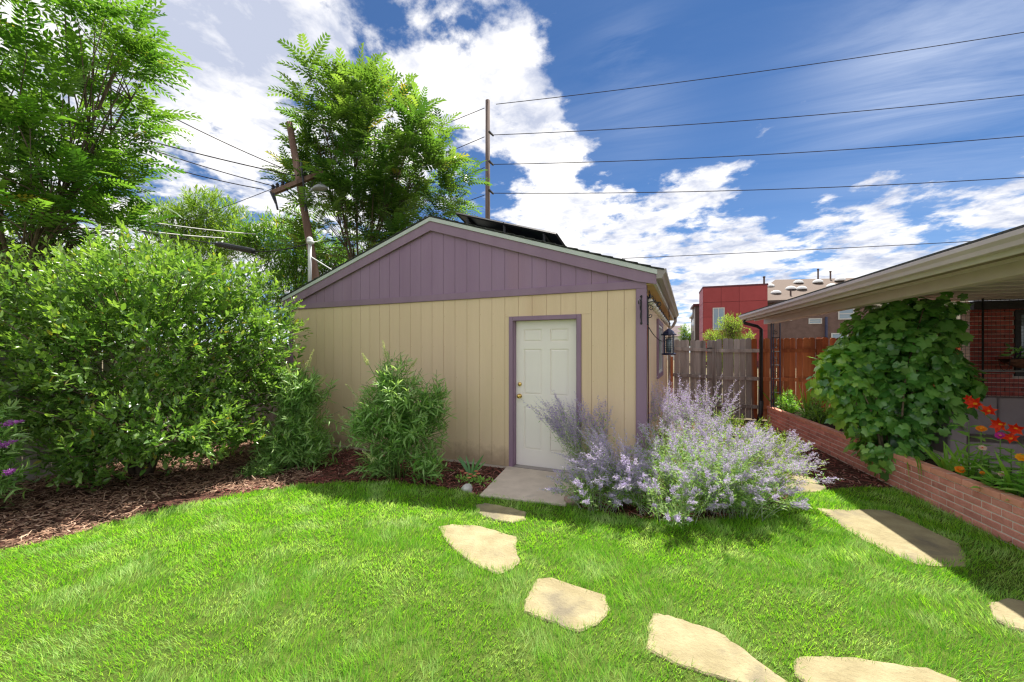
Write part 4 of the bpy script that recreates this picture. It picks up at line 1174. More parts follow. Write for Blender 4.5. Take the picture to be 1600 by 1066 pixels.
for i, (y0, y1, z, x) in enumerate(((6.2, 11, 7.4, -.35), (11.1, 17, 6.6, -.1))):
    q = MB(); q.box(x, 5, y0, y1, 0, z); w_ = lbuild(q, 'wall', M['fardark'], tb)
    q = MB(); q.box(x - .25, 5.2, y0 - .2, y1, z + .01, z + .25); lbuild(q, 'cornice', M['farcream' if i else 'reddark'], tb)
    for k in range(2):
        for s2 in range(2):
            yy = y0 + .8 + k * 2.2; zz = 1.4 + s2 * 3
            q = MB(); q.box(x - .05, x - .001, yy, yy + 1.1, zz, zz + 1.6); fr_ = lbuild(q, 'window', M['farcream'], tb)
            q = MB(); q.box(x - .07, x - .051, yy + .1, yy + 1.0, zz + .1, zz + 1.5); lbuild(q, 'pane', M['darkglass'], fr_)
    q = MB(); q.box(x - .12, x - .01, y0 + .1, y0 + .35, 0, z - .4); lbuild(q, 'pillar', M['farcream'], tb)
bb = far('brick_apartments', 1186, 44.5, 'brown brick apartment building with a shingled hip roof and white domed vents', 'building')
q = MB(); q.box(0, 10.1, .5, 14, 0, 7.05); lbuild(q, 'brick_wall', M['farbrick'], bb)
q = MB(); q.box(10.12, 17.5, .2, 14, 0, 7.05); lbuild(q, 'rendered_wall', M['beige'], bb)
# courses drawn in relief on the brick wall
q = MB()
for k in range(55):
    z = 3.0 + k * .075; q.box(.0, 10.1, .485, .499, z, z + .052)
lbuild(q, 'brick_course', M['farbrick'], bb, kind='stuff')
q = MB(); q.add([(-.4, 0, 7.25), (20, 0, 7.25), (20, 16, 7.25), (-.4, 16, 7.25), (3.4, 8, 10.7), (14.5, 8, 10.3)], [(0, 1, 5, 4), (1, 2, 5), (2, 3, 4, 5), (3, 0, 4), (3, 2, 1, 0)]); rf = lbuild(q, 'roof', M['brownshingle'], bb)
q = MB(); q.box(-.4, 20, -.03, .05, 7.0, 7.24); lbuild(q, 'eave_board', M['fardark'], bb)
def roofz(y): return 7.25 + 3.4 * (y / 8)
for x, y in ((2.2, 2.6), (2.2, 5.4), (4.0, 4.0), (5.4, 6.4), (5.0, 3.8), (7.3, 6.2), (8.0, 4.2), (9.6, 6.6)):
    q = MB(); q.lathe([(.55, 0), (.55, .12), (.45, .28), (.22, .38), (.02, .40)], (x, y, roofz(y) - .1), 12); lbuild(q, 'vent_dome', M['white'], rf)
for x, y, h, r in ((1.2, 3.4, 1.7, .1), (.5, 2.5, 1.0, .1), (7.7, 7.4, 1.2, .09), (3.4, 1.7, .6, .09), (9.0, 7.6, .8, .09)):
    q = MB(); q.lathe([(r, 0), (r, h), (r * 1.4, h), (r * 1.4, h + .15)], (x, y, roofz(y) - .1), 8); lbuild(q, 'vent_pipe', M['fardark'], rf)


def bwin(par, x0, x1, z0, z1, y, mull=True):
    q = MB(); f_ = .12
    for a, b_, c_, d in ((x0, x0 + f_, z0, z1), (x1 - f_, x1, z0, z1), (x0 + f_, x1 - f_, z0, z0 + f_), (x0 + f_, x1 - f_, z1 - f_, z1)): q.box(a, b_, y - .08, y - .001, c_, d)
    if mull: q.box(x0 + f_, x1 - f_, y - .075, y - .001, (z0 + z1) / 2 - .04, (z0 + z1) / 2 + .04)
    o = lbuild(q, 'window', M['farcream'], par)
    q = MB(); q.box(x0 + f_ + .002, x1 - f_ - .002, y - .05, y - .03, z0 + f_ + .002, z1 - f_ - .002); lbuild(q, 'pane', M['glass'], o)


for x0, x1, z0, z1, y in ((7.3, 8.7, 5.0, 6.2, .485), (4.7, 5.9, 4.6, 5.2, .485), (6.7, 8.2, 2.0, 3.6, .485), (2.0, 3.2, 5.0, 6.2, .485), (11.3, 12.9, 4.7, 6.5, .2), (14.2, 15.6, 4.7, 6.5, .2), (11.3, 12.9, 1.4, 3.4, .2)):
    bwin(bb, x0, x1, z0, z1, y)
q = MB(); q.tube([(6.2, .2, 0), (6.2, .2, 5.3)], .13, 8); lbuild(q, 'drainpipe', M['blueiron'], bb)
fh = far('small_house', 1036, 85, 'small distant house with a grey brown gabled roof and white wall', 'house')
q = MB(); q.box(0, 3.6, 0, 6, 0, 5.0); lbuild(q, 'wall', M['farcream'], fh)
q = MB(); q.add([(-.4, -.4, 4.9), (3.9, -.4, 4.9), (3.9, 6, 4.9), (-.4, 6, 4.9), (-.4, 2.8, 7.2), (3.9, 2.8, 7.2)], [(0, 1, 5, 4), (1, 2, 5), (2, 3, 4, 5), (3, 0, 4), (3, 2, 1, 0)]); lbuild(q, 'roof', M['farroof'], fh)


# ------------------------------------------------------------------ vegetation
def rdir(n, zmin=-1.0):
    v = nrm(rng.normal(size=(n, 3)))
    v[:, 2] = np.where(v[:, 2] < zmin, -v[:, 2] * .3, v[:, 2])
    return nrm(v)


def in_blobs(n, blobs_, rmin=.35, pw=.45, lump=.16, seed=0.0):
    """points spread through ellipsoids, denser towards an uneven surface; returns points and outward directions"""
    w = np.array([b[1][0] * b[1][1] * b[1][2] for b in blobs_]) ** .75; w /= w.sum()
    k = rng.choice(len(blobs_), n, p=w)
    C = np.array([tuple(b[0]) for b in blobs_])[k]; RR = np.array([b[1] for b in blobs_])[k]
    d = rdir(n)
    r = rmin + (1 - rmin) * rng.random(n) ** pw
    l = 1 + lump * (np.sin(d[:, 0] * 5.1 + k * 2.1 + seed) * np.sin(d[:, 1] * 4.3 + 1 + seed) + .7 * np.sin(d[:, 2] * 7.7 + d[:, 0] * 6 + seed))
    p = C + d * RR * (r * l)[:, None]
    return p, nrm(d / RR), r


def shoots(p, d, ln, per, droop=.15, t0=.12, spread=55, tipup=.3, jit=.2):
    """leaf positions and directions along shoots ending at p with direction d"""
    n = len(p); i = np.repeat(np.arange(n), per)
    t = np.tile(np.linspace(t0, 1, per), n) + rng.normal(size=n * per) * .02
    D = d[i]; LL = ln[i]
    a = np.cross(D, np.tile([0, 0, 1.0], (len(i), 1))); a = nrm(a + 1e-4); b = np.cross(D, a)
    ph = np.tile(np.arange(per) * 2.4, n) + rng.random(len(i)) * .5 + i * 1.7
    rad = a * np.cos(ph)[:, None] + b * np.sin(ph)[:, None]
    pos = p[i] - D * (LL * (1 - t))[:, None]
    pos[:, 2] -= droop * LL * t * t
    sp = R(spread) * (1.15 - .75 * np.clip(t, 0, 1))
    dr = D * np.cos(sp)[:, None] + rad * np.sin(sp)[:, None] + rng.normal(size=(len(i), 3)) * jit
    dr[:, 2] += tipup * .3
    up = nrm(np.array([0, 0, 1.0]) + rng.normal(size=(len(i), 3)) * .45)
    return pos, nrm(dr), up, np.clip(t, 0, 1), i


def stems_mesh(name, segs, mat, parent, n=5, kind=None, smooth=True):
    q = MB()
    for pts, r in segs: q.tube(pts, r, n, cap=False)
    return q.build(name, mat, parent, smooth=smooth, kind=kind)


def bez(a, b, c, n=6):
    a, b, c = Vector(a), Vector(b), Vector(c)
    return [a * (1 - t) ** 2 + b * 2 * t * (1 - t) + c * t * t for t in (i / n for i in range(n + 1))]


def limbs(root, base, ends, r0, mat, sub=None, name='branch', up=.5):
    """curved tapering limbs from the base to end points, each a part"""
    for e in ends:
        e = Vector(e); b_ = Vector(base); m_ = b_.lerp(e, .45); m_.z += (e - b_).length * .12 * up
        q = MB(); n = 8; pts = bez(b_, m_, e, n); q.tube(pts, [r0 * (1 - .85 * i / n) for i in range(n + 1)], 6)
        if sub:
            for s_ in range(sub):
                i = random.randint(3, n - 1); p = pts[i]; dd = (pts[min(i + 1, n)] - pts[i - 1]).normalized()
                v = Vector((random.gauss(0, 1), random.gauss(0, 1), random.gauss(.4, .6))).normalized() * (e - b_).length * random.uniform(.18, .35)
                q.tube(bez(p, p + dd * v.length * .5, p + v + dd * v.length * .4, 4), [r0 * .3, r0 * .24, r0 * .18, r0 * .12, r0 * .05], 4)
        q.build(name, mat, root, smooth=True)


def leafy(name, label, cat, base, blobs_, nsh, per, tm, leaf, ln, lmat, smat, group=None, upb=.45, droop=.15, nst=10, tipf=.9, r0=.02, seed=0., pw=.45, rmin=.35, spread=55, lump=.16, crown='crown', trunk=False, zmin=.05, tipup=.3):
    base = Vector(base)
    root = empty(name, base, label, cat, group)
    p, d, r = in_blobs(nsh, blobs_, rmin, pw, lump, seed)
    k = p[:, 2] > zmin; p, d, r = p[k], d[k], r[k]
    D = nrm(d + np.array([0, 0, upb]) + rng.normal(size=d.shape) * .3)
    LL = ln * rng.uniform(.7, 1.3, len(p))
    pos, dr, up, t, i = shoots(p, D, LL, per, droop, spread=spread, tipup=tipup)
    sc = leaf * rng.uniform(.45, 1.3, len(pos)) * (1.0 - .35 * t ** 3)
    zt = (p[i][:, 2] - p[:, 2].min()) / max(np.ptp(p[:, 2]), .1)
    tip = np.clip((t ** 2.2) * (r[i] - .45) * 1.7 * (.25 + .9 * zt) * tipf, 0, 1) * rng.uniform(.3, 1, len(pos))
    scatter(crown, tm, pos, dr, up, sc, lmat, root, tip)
    # twigs for a share of the shoots, real stems to the base
    segs = []
    for j in range(0, len(p), max(1, len(p) // 500)):
        e = Vector(p[j]); dd = Vector(D[j]); s_ = e - dd * LL[j]; bk = s_.lerp(Vector((base.x, base.y, max(base.z, s_.z * .6))), .35)
        segs.append(([bk, s_, e], [.006, .0045, .002]))
    stems_mesh('twig', segs, smat, root, 3, kind='stuff')
    idx = rng.choice(len(p), min(nst, len(p)), replace=False)
    for j in idx:
        e = Vector(p[j]); b_ = base + Vector((random.uniform(-.1, .1), random.uniform(-.1, .1), 0))
        m_ = b_.lerp(e, .5); m_.z += .15; m_.x = b_.x + (e.x - b_.x) * .3; m_.y = b_.y + (e.y - b_.y) * .3
        q = MB(); pts = bez(b_ - Vector((0, 0, .03)), m_, e, 7); q.tube(pts, [r0 * (1 - .85 * a / 7) for a in range(8)], 5)
        q.build('trunk' if trunk else 'stem', smat, root, smooth=True)
    return root


def ailanthus(label, base, blobs_, ntips, nind, fl, group, mat, seed, spread=.8, forks=9, r0=.12, per=9, rmin=.35):
    base = Vector(base); root = empty('tree', base, label, 'tree', group)
    p, d, r = in_blobs(ntips, blobs_, rmin, .5, .14, seed)
    pos = np.repeat(p, per, 0); n = len(pos)
    az = np.tile(np.arange(per) * 2 * np.pi / per, ntips) + np.repeat(rng.random(ntips) * 6.28, per) + rng.normal(size=n) * .25
    el = rng.uniform(.05, 1.0, n)
    dr = np.stack([np.cos(az) * np.cos(el), np.sin(az) * np.cos(el), np.sin(el)], 1)
    dr = nrm(dr + np.repeat(d, per, 0) * spread * .6)
    up = nrm(np.array([0, 0, 1.0]) + rng.normal(size=(n, 3)) * .25)
    sc = fl * rng.uniform(.6, 1.15, n)
    cpos = np.array([CX, CY, CZ])
    # the fronds that show largest become parts; the rest is one crown
    ev = nrm(pos - np.array([b for b in cpos])); rr = np.repeat(r, per)
    score = np.linalg.norm(pos - cpos, axis=1) / fl - 6 * rr
    order = np.argsort(score)[:nind]; mask = np.ones(n, bool); mask[order] = False
    me = tmpl_mesh('frond', FROND, mat)
    for j in order: copy_leaf(me, root, pos[j], dr[j], up[j], sc[j], 'frond')
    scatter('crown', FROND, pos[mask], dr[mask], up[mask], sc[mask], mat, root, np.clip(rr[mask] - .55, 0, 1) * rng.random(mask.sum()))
    # limbs
    top = max(b[0][2] for b in blobs_)
    ctr = sum((Vector(b[0]) for b in blobs_), Vector()) / len(blobs_)
    fork = base.lerp(Vector((ctr.x, ctr.y, base.z + (top - base.z) * .45)), .8)
    q = MB(); q.tube([base - Vector((0, 0, .2)), base.lerp(fork, .5) + Vector((.08, 0, 0)), fork], [r0, r0 * .8, r0 * .6], 8); q.build('trunk', M['bark'], root, smooth=True)
    idx = rng.choice(ntips, forks, replace=False); E_ = p[idx]
    own = np.argmin(((p[:, None] - E_[None]) ** 2).sum(2), 1)
    for f in range(forks):
        q = MB(); e = Vector(E_[f]); m_ = fork.lerp(e, .4); m_.z += .3
        pts = bez(fork, m_, e, 7); q.tube(pts, [r0 * .38 * (1 - .85 * a / 7) for a in range(8)], 6)
        for j in np.where(own == f)[0]:
            s_ = pts[random.randint(2, 6)]; g_ = Vector(p[j]); q.tube(bez(s_, s_.lerp(g_, .5) + Vector((0, 0, .1)), g_, 4), [.013, .011, .009, .007, .004], 4)
        q.build('branch', M['bark'], root, smooth=True)
    return root


GN = (2.1, 1.9, 1.65)
# tree behind the garage
w = 13.2
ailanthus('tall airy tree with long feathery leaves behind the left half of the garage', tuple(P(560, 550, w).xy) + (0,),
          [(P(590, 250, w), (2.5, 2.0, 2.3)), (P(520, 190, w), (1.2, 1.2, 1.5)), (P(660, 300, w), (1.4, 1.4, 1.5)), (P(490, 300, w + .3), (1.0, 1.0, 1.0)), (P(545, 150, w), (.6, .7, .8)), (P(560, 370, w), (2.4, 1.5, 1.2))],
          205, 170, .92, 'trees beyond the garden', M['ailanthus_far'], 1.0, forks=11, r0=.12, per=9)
# tree at the upper left
w = 6.0
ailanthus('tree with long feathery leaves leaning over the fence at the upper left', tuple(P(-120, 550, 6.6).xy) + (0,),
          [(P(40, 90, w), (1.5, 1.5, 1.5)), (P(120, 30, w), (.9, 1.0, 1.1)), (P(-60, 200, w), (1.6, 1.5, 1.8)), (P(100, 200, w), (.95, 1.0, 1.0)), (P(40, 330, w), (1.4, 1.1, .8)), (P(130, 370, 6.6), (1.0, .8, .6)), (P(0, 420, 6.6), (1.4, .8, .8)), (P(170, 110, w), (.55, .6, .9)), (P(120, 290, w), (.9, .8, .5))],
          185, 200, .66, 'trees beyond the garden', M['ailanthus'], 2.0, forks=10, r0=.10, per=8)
# a few single fronds that reach far into the sky
# rounded trees behind
leafy('tree', 'rounded green tree in the distance between the upper left tree and the leaning pole', 'tree', tuple(P(300, 550, 24).xy) + (0,),
      [(P(270, 345, 24), (1.9, 1.9, 1.6)), (P(330, 330, 24), (2.0, 1.9, 1.5)), (P(370, 365, 24), (1.3, 1.5, 1.2)), (P(310, 400, 24), (3.2, 2, 2.2))], 1700, 10, NARROW, .34, .9, M['fartree'], M['bark'], 'trees beyond the garden', nst=5, r0=.12, seed=3, trunk=True, upb=.6)
leafy('tree', 'dense darker tree behind the leaning pole and the white roof mast', 'tree', tuple(P(450, 550, 17).xy) + (0,),
      [(P(455, 380, 17), (1.9, 1.5, 1.6)), (P(400, 370, 17), (1.2, 1.3, 1.1)), (P(520, 400, 17), (1.5, 1.3, 1.2)), (P(450, 460, 17), (2.4, 1.5, 1.8)), (P(600, 420, 17), (2.2, 1.2, 1.2))], 1800, 10, NARROW, .30, .8, M['ailanthus'], M['bark'], 'trees beyond the garden', nst=6, r0=.12, seed=4, trunk=True)
leafy('tree', 'small bright green tree rising over the fence in front of the red building', 'tree', tuple(P(1140, 550, 20).xy) + (0,),
      [(P(1142, 505, 20), (.72, .7, .62)), (P(1118, 525, 20), (.62, .6, .5)), (P(1155, 528, 20), (.75, .6, .5)), (P(1135, 560, 20), (1.1, .9, .8))], 900, 9, NARROW, .17, .45, M['sagelime'], M['bark'], 'trees beyond the garden', nst=5, r0=.05, seed=5, trunk=True, upb=.7)
leafy('tree', 'small dark green tree beside the distant small house', 'tree', tuple(P(1072, 550, 70).xy) + (0,),
      [(P(1070, 525, 70), (1.2, 1.2, 2.2)), (P(1078, 530, 70), (.9, 1.0, 1.6))], 350, 8, NARROW, .45, .9, M['fartree'], M['bark'], 'trees beyond the garden', nst=3, r0=.1, seed=6, trunk=True)
leafy('tree', 'leafy tree seen low through the gaps beyond the side fence at the left', 'tree', tuple(P(40, 550, 11).xy) + (0,),
      [(P(60, 470, 11), (2.4, 1.6, 1.9)), (P(-40, 420, 11), (2.0, 1.6, 1.8)), (P(200, 450, 12), (2.0, 1.4, 1.5))], 1100, 9, NARROW, .28, .7, M['fartree'], M['bark'], 'trees beyond the garden', nst=5, r0=.1, seed=7, trunk=True)

# the big shrub
def wl(px, py, w_): return P(px, py, w_)
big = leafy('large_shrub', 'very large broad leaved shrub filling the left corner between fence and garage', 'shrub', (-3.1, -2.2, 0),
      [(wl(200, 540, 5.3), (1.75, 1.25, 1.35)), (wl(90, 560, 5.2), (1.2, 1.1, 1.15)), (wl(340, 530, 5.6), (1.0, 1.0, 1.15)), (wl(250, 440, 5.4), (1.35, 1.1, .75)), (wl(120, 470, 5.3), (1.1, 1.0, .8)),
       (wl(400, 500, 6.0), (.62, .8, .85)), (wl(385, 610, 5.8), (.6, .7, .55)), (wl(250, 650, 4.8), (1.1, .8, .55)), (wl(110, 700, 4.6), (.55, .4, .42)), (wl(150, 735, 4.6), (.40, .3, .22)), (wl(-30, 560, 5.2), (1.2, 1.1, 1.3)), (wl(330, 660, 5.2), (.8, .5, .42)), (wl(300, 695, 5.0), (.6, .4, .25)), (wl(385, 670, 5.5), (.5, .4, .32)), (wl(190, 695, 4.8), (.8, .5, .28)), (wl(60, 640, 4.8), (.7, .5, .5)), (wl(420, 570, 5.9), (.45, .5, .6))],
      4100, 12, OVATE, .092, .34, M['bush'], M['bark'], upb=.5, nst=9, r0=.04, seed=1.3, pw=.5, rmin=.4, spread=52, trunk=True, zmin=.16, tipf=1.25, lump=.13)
for (px, py, w_, n) in ((110, 735, 4.5, 5), (90, 765, 4.35, 4)):
    pass

# butterfly bushes
def buddleia(label, base, blobs_, nsh, ln, seed, group='butterfly bushes in the mulch bed', flowers=(), fmat='cream', per=16, leaf=.145):
    root = leafy('butterfly_bush', label, 'shrub', base, blobs_, nsh, per, LANCE, leaf, ln, M['buddleia'], M['greenstem'], group, upb=.9, droop=.28, nst=14, r0=.010, seed=seed, spread=66, zmin=.08, tipf=1.0, tipup=-.3, pw=.6, rmin=.25)
    for a, b_ in flowers:
        a, b_ = Vector(a), Vector(b_); n = 170
        t = rng.random(n); ax = (b_ - a).normalized()
        pos = np.array([tuple(a.lerp(b_, float(x))) for x in t]) + rng.normal(size=(n, 3)) * (.013 * (1.2 - t))[:, None]
        dr = nrm(rng.normal(size=(n, 3)) + np.array(ax) * .6); up = rdir(n)
        scatter('flower_spike', DIAM, pos, dr, up, np.full(n, .022) * (1.3 - .7 * t), M[fmat], root, kind='stuff')
        q = MB(); q.tube([a - ax * .25, a, b_], [.004, .003, .001], 4); q.build('flower_stem', M['greenstem'], root)
    return root


w = 5.2
buddleia('silvery green butterfly bush standing alone against the tan garage wall', (.107, -.94, 0),
         [(P(625, 640, w), (.62, .5, .62)), (P(610, 590, w), (.42, .4, .36)), (P(675, 625, w), (.30, .35, .42)), (P(590, 700, w), (.34, .3, .22)), (P(665, 705, 5.0), (.28, .25, .2)), (P(572, 645, w), (.28, .3, .28))], 400, .44, 1.0,
         flowers=[(P(604, 560, w), P(598, 532, w)), (P(566, 628, w), P(540, 600, w)), (P(552, 668, w), P(528, 648, w)), (P(640, 575, w), P(652, 560, w)), (P(618, 660, 4.9), P(612, 620, 4.9)), (P(576, 570, w), P(566, 552, w)), (P(585, 720, 4.9), P(566, 704, 4.9))])
w = 5.9
buddleia('butterfly bush squeezed between the big shrub and the garage corner', (-1.55, -1.15, 0),
         [(P(465, 650, w), (.55, .5, .60)), (P(480, 600, w), (.36, .4, .36)), (P(440, 690, 5.6), (.42, .35, .34)), (P(495, 680, 5.7), (.26, .3, .34)), (P(450, 590, 6.0), (.3, .35, .3))], 380, .44, 2.0,
         flowers=[(P(480, 575, w), P(490, 546, w)), (P(455, 590, w), P(448, 568, w)), (P(500, 600, w), P(512, 585, w))])
w = 5.3
buddleia('low sprawling sprout of butterfly bush at the lawn edge of the mulch', tuple(G(395, 742).xy) + (0,),
         [(P(392, 732, w), (.24, .16, .09)), (P(420, 728, w), (.16, .14, .08))], 50, .18, 3.0, per=14, leaf=.085)
w = 4.0
buddleia('butterfly bush with purple flower spikes at the left edge of the garden', tuple(P(-40, 550, w).xy) + (0,),
         [(P(-50, 700, w), (.42, .35, .5)), (P(-5, 720, w), (.25, .25, .32)), (P(-20, 660, w), (.3, .3, .3))], 170, .36, 4.0, group='butterfly bushes in the mulch bed', fmat='purplefl',
         flowers=[(P(8, 662, 3.9), P(36, 658, 3.9)), (P(2, 697, 3.9), P(27, 688, 3.9)), (P(-12, 690, 3.9), P(6, 697, 3.9)), (P(8, 740, 3.9), P(24, 734, 3.9))])


# Russian sage
def sage(label, base, nst, h, splay, lean, fm='lav', spread0=.16, group='lavender flowered sage shrubs', leafmat_='sageleaf', spike=.5, seed=0, dens=1.0, leafn=26, az0=0, az1=360, inner=0.0):
    base = Vector(base); root = empty('russian_sage', base, label, 'shrub', group)
    LP_s, LD, LU, LS = [], [], [], []
    FP, FD, FS, FT = [], [], [], []
    q = MB(); st = []
    for s_ in range(nst):
        a = R(random.uniform(az0, az1)); rr = spread0 * math.sqrt(random.random())
        b_ = base + Vector((math.cos(a) * rr, math.sin(a) * rr, 0))
        sp = splay * random.uniform(inner, 1.0) ** .8
        hh = h * random.uniform(.68, 1.12)
        out = Vector((math.cos(a), math.sin(a), 0))
        e = b_ + out * math.sin(sp) * hh + Vector((lean[0], lean[1], 0)) * hh + Vector((0, 0, math.cos(sp) * hh))
        e.z = max(e.z, .12)
        m_ = b_ + (e - b_) * .5 + Vector((0, 0, hh * .12 * (1 + sp))) - out * .03
        N_ = 12; pts = bez(b_, m_, e, N_)
        st.append((pts, [.0030 * (1 - .7 * i / N_) for i in range(N_ + 1)]))
        f0 = 1 - spike
        for _ in range(int(leafn * dens)):
            t = random.uniform(.10, f0 + .15); i = min(int(t * N_), N_ - 1); p = pts[i].lerp(pts[i + 1], t * N_ - i)
            d = Vector((random.gauss(0, 1), random.gauss(0, 1), random.gauss(.4, .5))).normalized()
            off = random.uniform(0, .07)
            LP_s.append(p + d * off); LD.append(d + Vector((0, 0, random.uniform(-.3, .4)))); LU.append((random.gauss(0, .5), random.gauss(0, .5), 1)); LS.append(random.uniform(.03, .065))
        def spikeline(p0, p1, n, s0):
            for _ in range(n):
                t = random.random(); p = p0.lerp(p1, t)
                k = round(t * n / 5) * 5 / max(n, 1)
                p = p0.lerp(p1, min(max(k + random.gauss(0, .012), 0), 1.02)) if n > 10 else p
                d = Vector((random.gauss(0, 1), random.gauss(0, 1), random.gauss(.2, .6))).normalized()
                FP.append(p + d * random.uniform(0, .006)); FD.append(d); FS.append(s0 * 1.25 * random.uniform(.7, 1.2) * (1.15 - .5 * t)); FT.append(t * .6)
        nseg = int(spike * N_)
        for i in range(N_ - nseg, N_): spikeline(pts[i], pts[i + 1], int(9 * dens), .014)
        for k in range(10):
            t = f0 + (1 - f0) * .8 * k / 10; i = min(int(t * N_), N_ - 1); p = pts[i].lerp(pts[i + 1], t * N_ - i)
            d = (pts[i + 1] - pts[i]).normalized(); a2 = random.uniform(0, 6.28)
            sd = d.cross(Vector((math.cos(a2), math.sin(a2), .1))).normalized()
            ln_ = hh * .17 * (1 - (k / 11)) * random.uniform(.7, 1.2)
            p1 = p + (d * .85 + sd * .52).normalized() * ln_
            st.append(([p, p1], [.0016, .0008])); spikeline(p + (p1 - p) * .12, p1, int(20 * dens * (1 - k / 14)), .014)
    segs_small = st
    stems_mesh('stem', segs_small, M['silverstem'], root, 3, kind='stuff', smooth=False)
    scatter('foliage', NARROW, np.array([tuple(x) for x in LP_s]), np.array([tuple(x) for x in LD]), np.array(LU), np.array(LS), M[leafmat_], root, rng.random(len(LP_s)) * .5)
    scatter('flower_spike', DIAM, np.array([tuple(x) for x in FP]), np.array([tuple(x) for x in FD]), rdir(len(FP)), np.array(FS), M[fm], root, np.array(FT))
    return root


def g3(px, py): p = G(px, py); return (p.x, p.y, 0)


sage('upright violet flowered sage in front of the right edge of the door', g3(925, 756), 64, 1.06, .46, (-.18, -.1), 'lavdark', leafmat_='sageleaf', spike=.42, leafn=34)
sage('tall violet sage standing against the garage corner board', g3(985, 742), 45, 1.12, .28, (0, 0), 'lavdark', leafmat_='sageleaf', spike=.45, leafn=30)
sage('pale lavender sage flopping forward over the lawn edge beside the doorstep', g3(985, 782), 80, .82, 1.05, (-.08, -.20), 'lav', spike=.5, az0=150, az1=330, dens=1.1, leafn=26)
sage('tall lavender sage in the middle of the clump in front of the wooden gate', g3(1090, 740), 60, 1.22, .40, (0, 0), 'lav', spike=.42, leafn=30)
sage('broad silvery sage mound spilling over the lawn in the centre of the clump', g3(1105, 785), 150, .84, 1.05, (0, -.06), 'lav', spike=.30, spread0=.40, leafn=84)
sage('right hand silvery sage with arching stems reaching towards the flagstone', g3(1155, 775), 110, .78, .98, (.0, 0), 'lav', spike=.26, spread0=.28, leafn=70, leafmat_='sagelime')
sage('tall pale sage at the back of the clump nearest to the garage side wall', g3(1040, 722), 46, 1.18, .34, (0, 0), 'lav', spike=.45, leafn=28)
leafy('lime_shrub', 'low lime green leafy shrub behind the sage clump by the fence', 'shrub', g3(1165, 728), [(P(1160, 672, 6.0), (.55, .4, .34)), (P(1120, 660, 6.2), (.4, .4, .3)), (P(1200, 688, 5.8), (.38, .35, .24)), (P(1230, 700, 5.6), (.2, .2, .16))], 330, 12, NARROW, .06, .26, M['sagelime'], M['greenstem'], nst=8, r0=.006, seed=2, spread=60)

sage('low pale lavender skirt of sage touching the lawn beside the pink rock', g3(935, 793), 60, .50, 1.15, (0, -.05), 'lav', spike=.45, spread0=.22, leafn=46)
sage('low silvery skirt of sage at the front lawn edge of the clump', g3(1045, 806), 80, .50, 1.2, (0, -.02), 'lav', spike=.34, spread0=.28, leafn=56)
sage('low silvery green skirt of sage at the front right of the clump', g3(1150, 800), 90, .50, 1.1, (-.05, 0), 'lav', spike=.26, spread0=.28, leafn=60)

# climbing vine
vr = empty('climbing_vine', g3(1392, 748), 'big dark green lobed leaf vine heaped over the planter up to the porch beam', 'vine')
vb_ = [(P(1400, 600, 5.5), (.66, .7, .88)), (P(1390, 690, 5.1), (.36, .36, .40)), (P(1325, 590, 5.5), (.40, .42, .42)), (P(1428, 520, 5.6), (.44, .45, .5)), (P(1345, 650, 5.4), (.30, .34, .26)), (P(1470, 605, 5.4), (.34, .42, .45)), (P(1365, 520, 5.8), (.35, .4, .3)), (P(1420, 480, 5.7), (.5, .4, .24)), (P(1345, 560, 5.6), (.35, .4, .3))]
nv = 5200
p, d, r = in_blobs(nv, vb_, .3, .38, .13, 2.2)
k = (p[:, 2] > .12) & (p[:, 2] < 2.36); p, d, r = p[k], d[k], r[k]
hl = (p[:, 0] - HO.x) * HX + (p[:, 1] - HO.y) * HY
k = ~((p[:, 2] > 2.2) & (hl > -.15) & (hl < .2)); p, d, r = p[k], d[k], r[k]
dr = nrm(d * .55 + np.array([0, 0, -.75]) + rng.normal(size=d.shape) * .42); up = nrm(d * .8 + np.array([0, 0, .75]) + rng.normal(size=d.shape) * .45)
sc = rng.uniform(.06, .17, len(p)) * np.where(p[:, 2] > 1.3, 1.1, .95)
cam_d = np.linalg.norm(p - np.array([CX, CY, CZ]), axis=1)
face = -(d * nrm(p - np.array([CX, CY, CZ]))).sum(1)
order = np.argsort(-(face * r * sc / cam_d))[:290]; mask = np.ones(len(p), bool); mask[order] = False
vm = tmpl_mesh('vine_leaf', MAPLE, M['vine'])
for j in order: copy_leaf(vm, vr, p[j], dr[j], up[j], sc[j], 'leaf')
sunlit_tint = np.clip((5.9 - (p[:, 0])) * 1.2 + .1, 0, .95) * rng.random(len(p))  # sunlight on the left side painted into the leaf colour
scatter('foliage', MAPLE, p[mask], dr[mask], up[mask], sc[mask], M['vine'], vr, sunlit_tint[mask])
vb0 = Vector(vr.location)
for i in range(9):
    j = order[i * 20]; e = Vector(p[j]); a = vb0 + Vector((random.uniform(-.1, .1), random.uniform(-.06, .06), -.02))
    q = MB(); q.tube(bez(a, a.lerp(e, .4) + Vector((0, 0, .4)), e, 8), [.022 * (1 - .8 * t / 8) for t in range(9)], 5); q.build('stem', M['twig'], vr, smooth=True)
q = MB()
for i in range(14):
    a = vb0 + Vector((random.uniform(-.08, .1), random.uniform(-.06, .06), 0)); q.tube(bez(a, a + Vector((random.uniform(-.1, .1), 0, .15)), a + Vector((random.uniform(-.2, .25), random.uniform(-.1, .1), .34)), 4), [.008, .007, .006, .005, .003], 4)
q.build('sucker', M['twig'], vr)


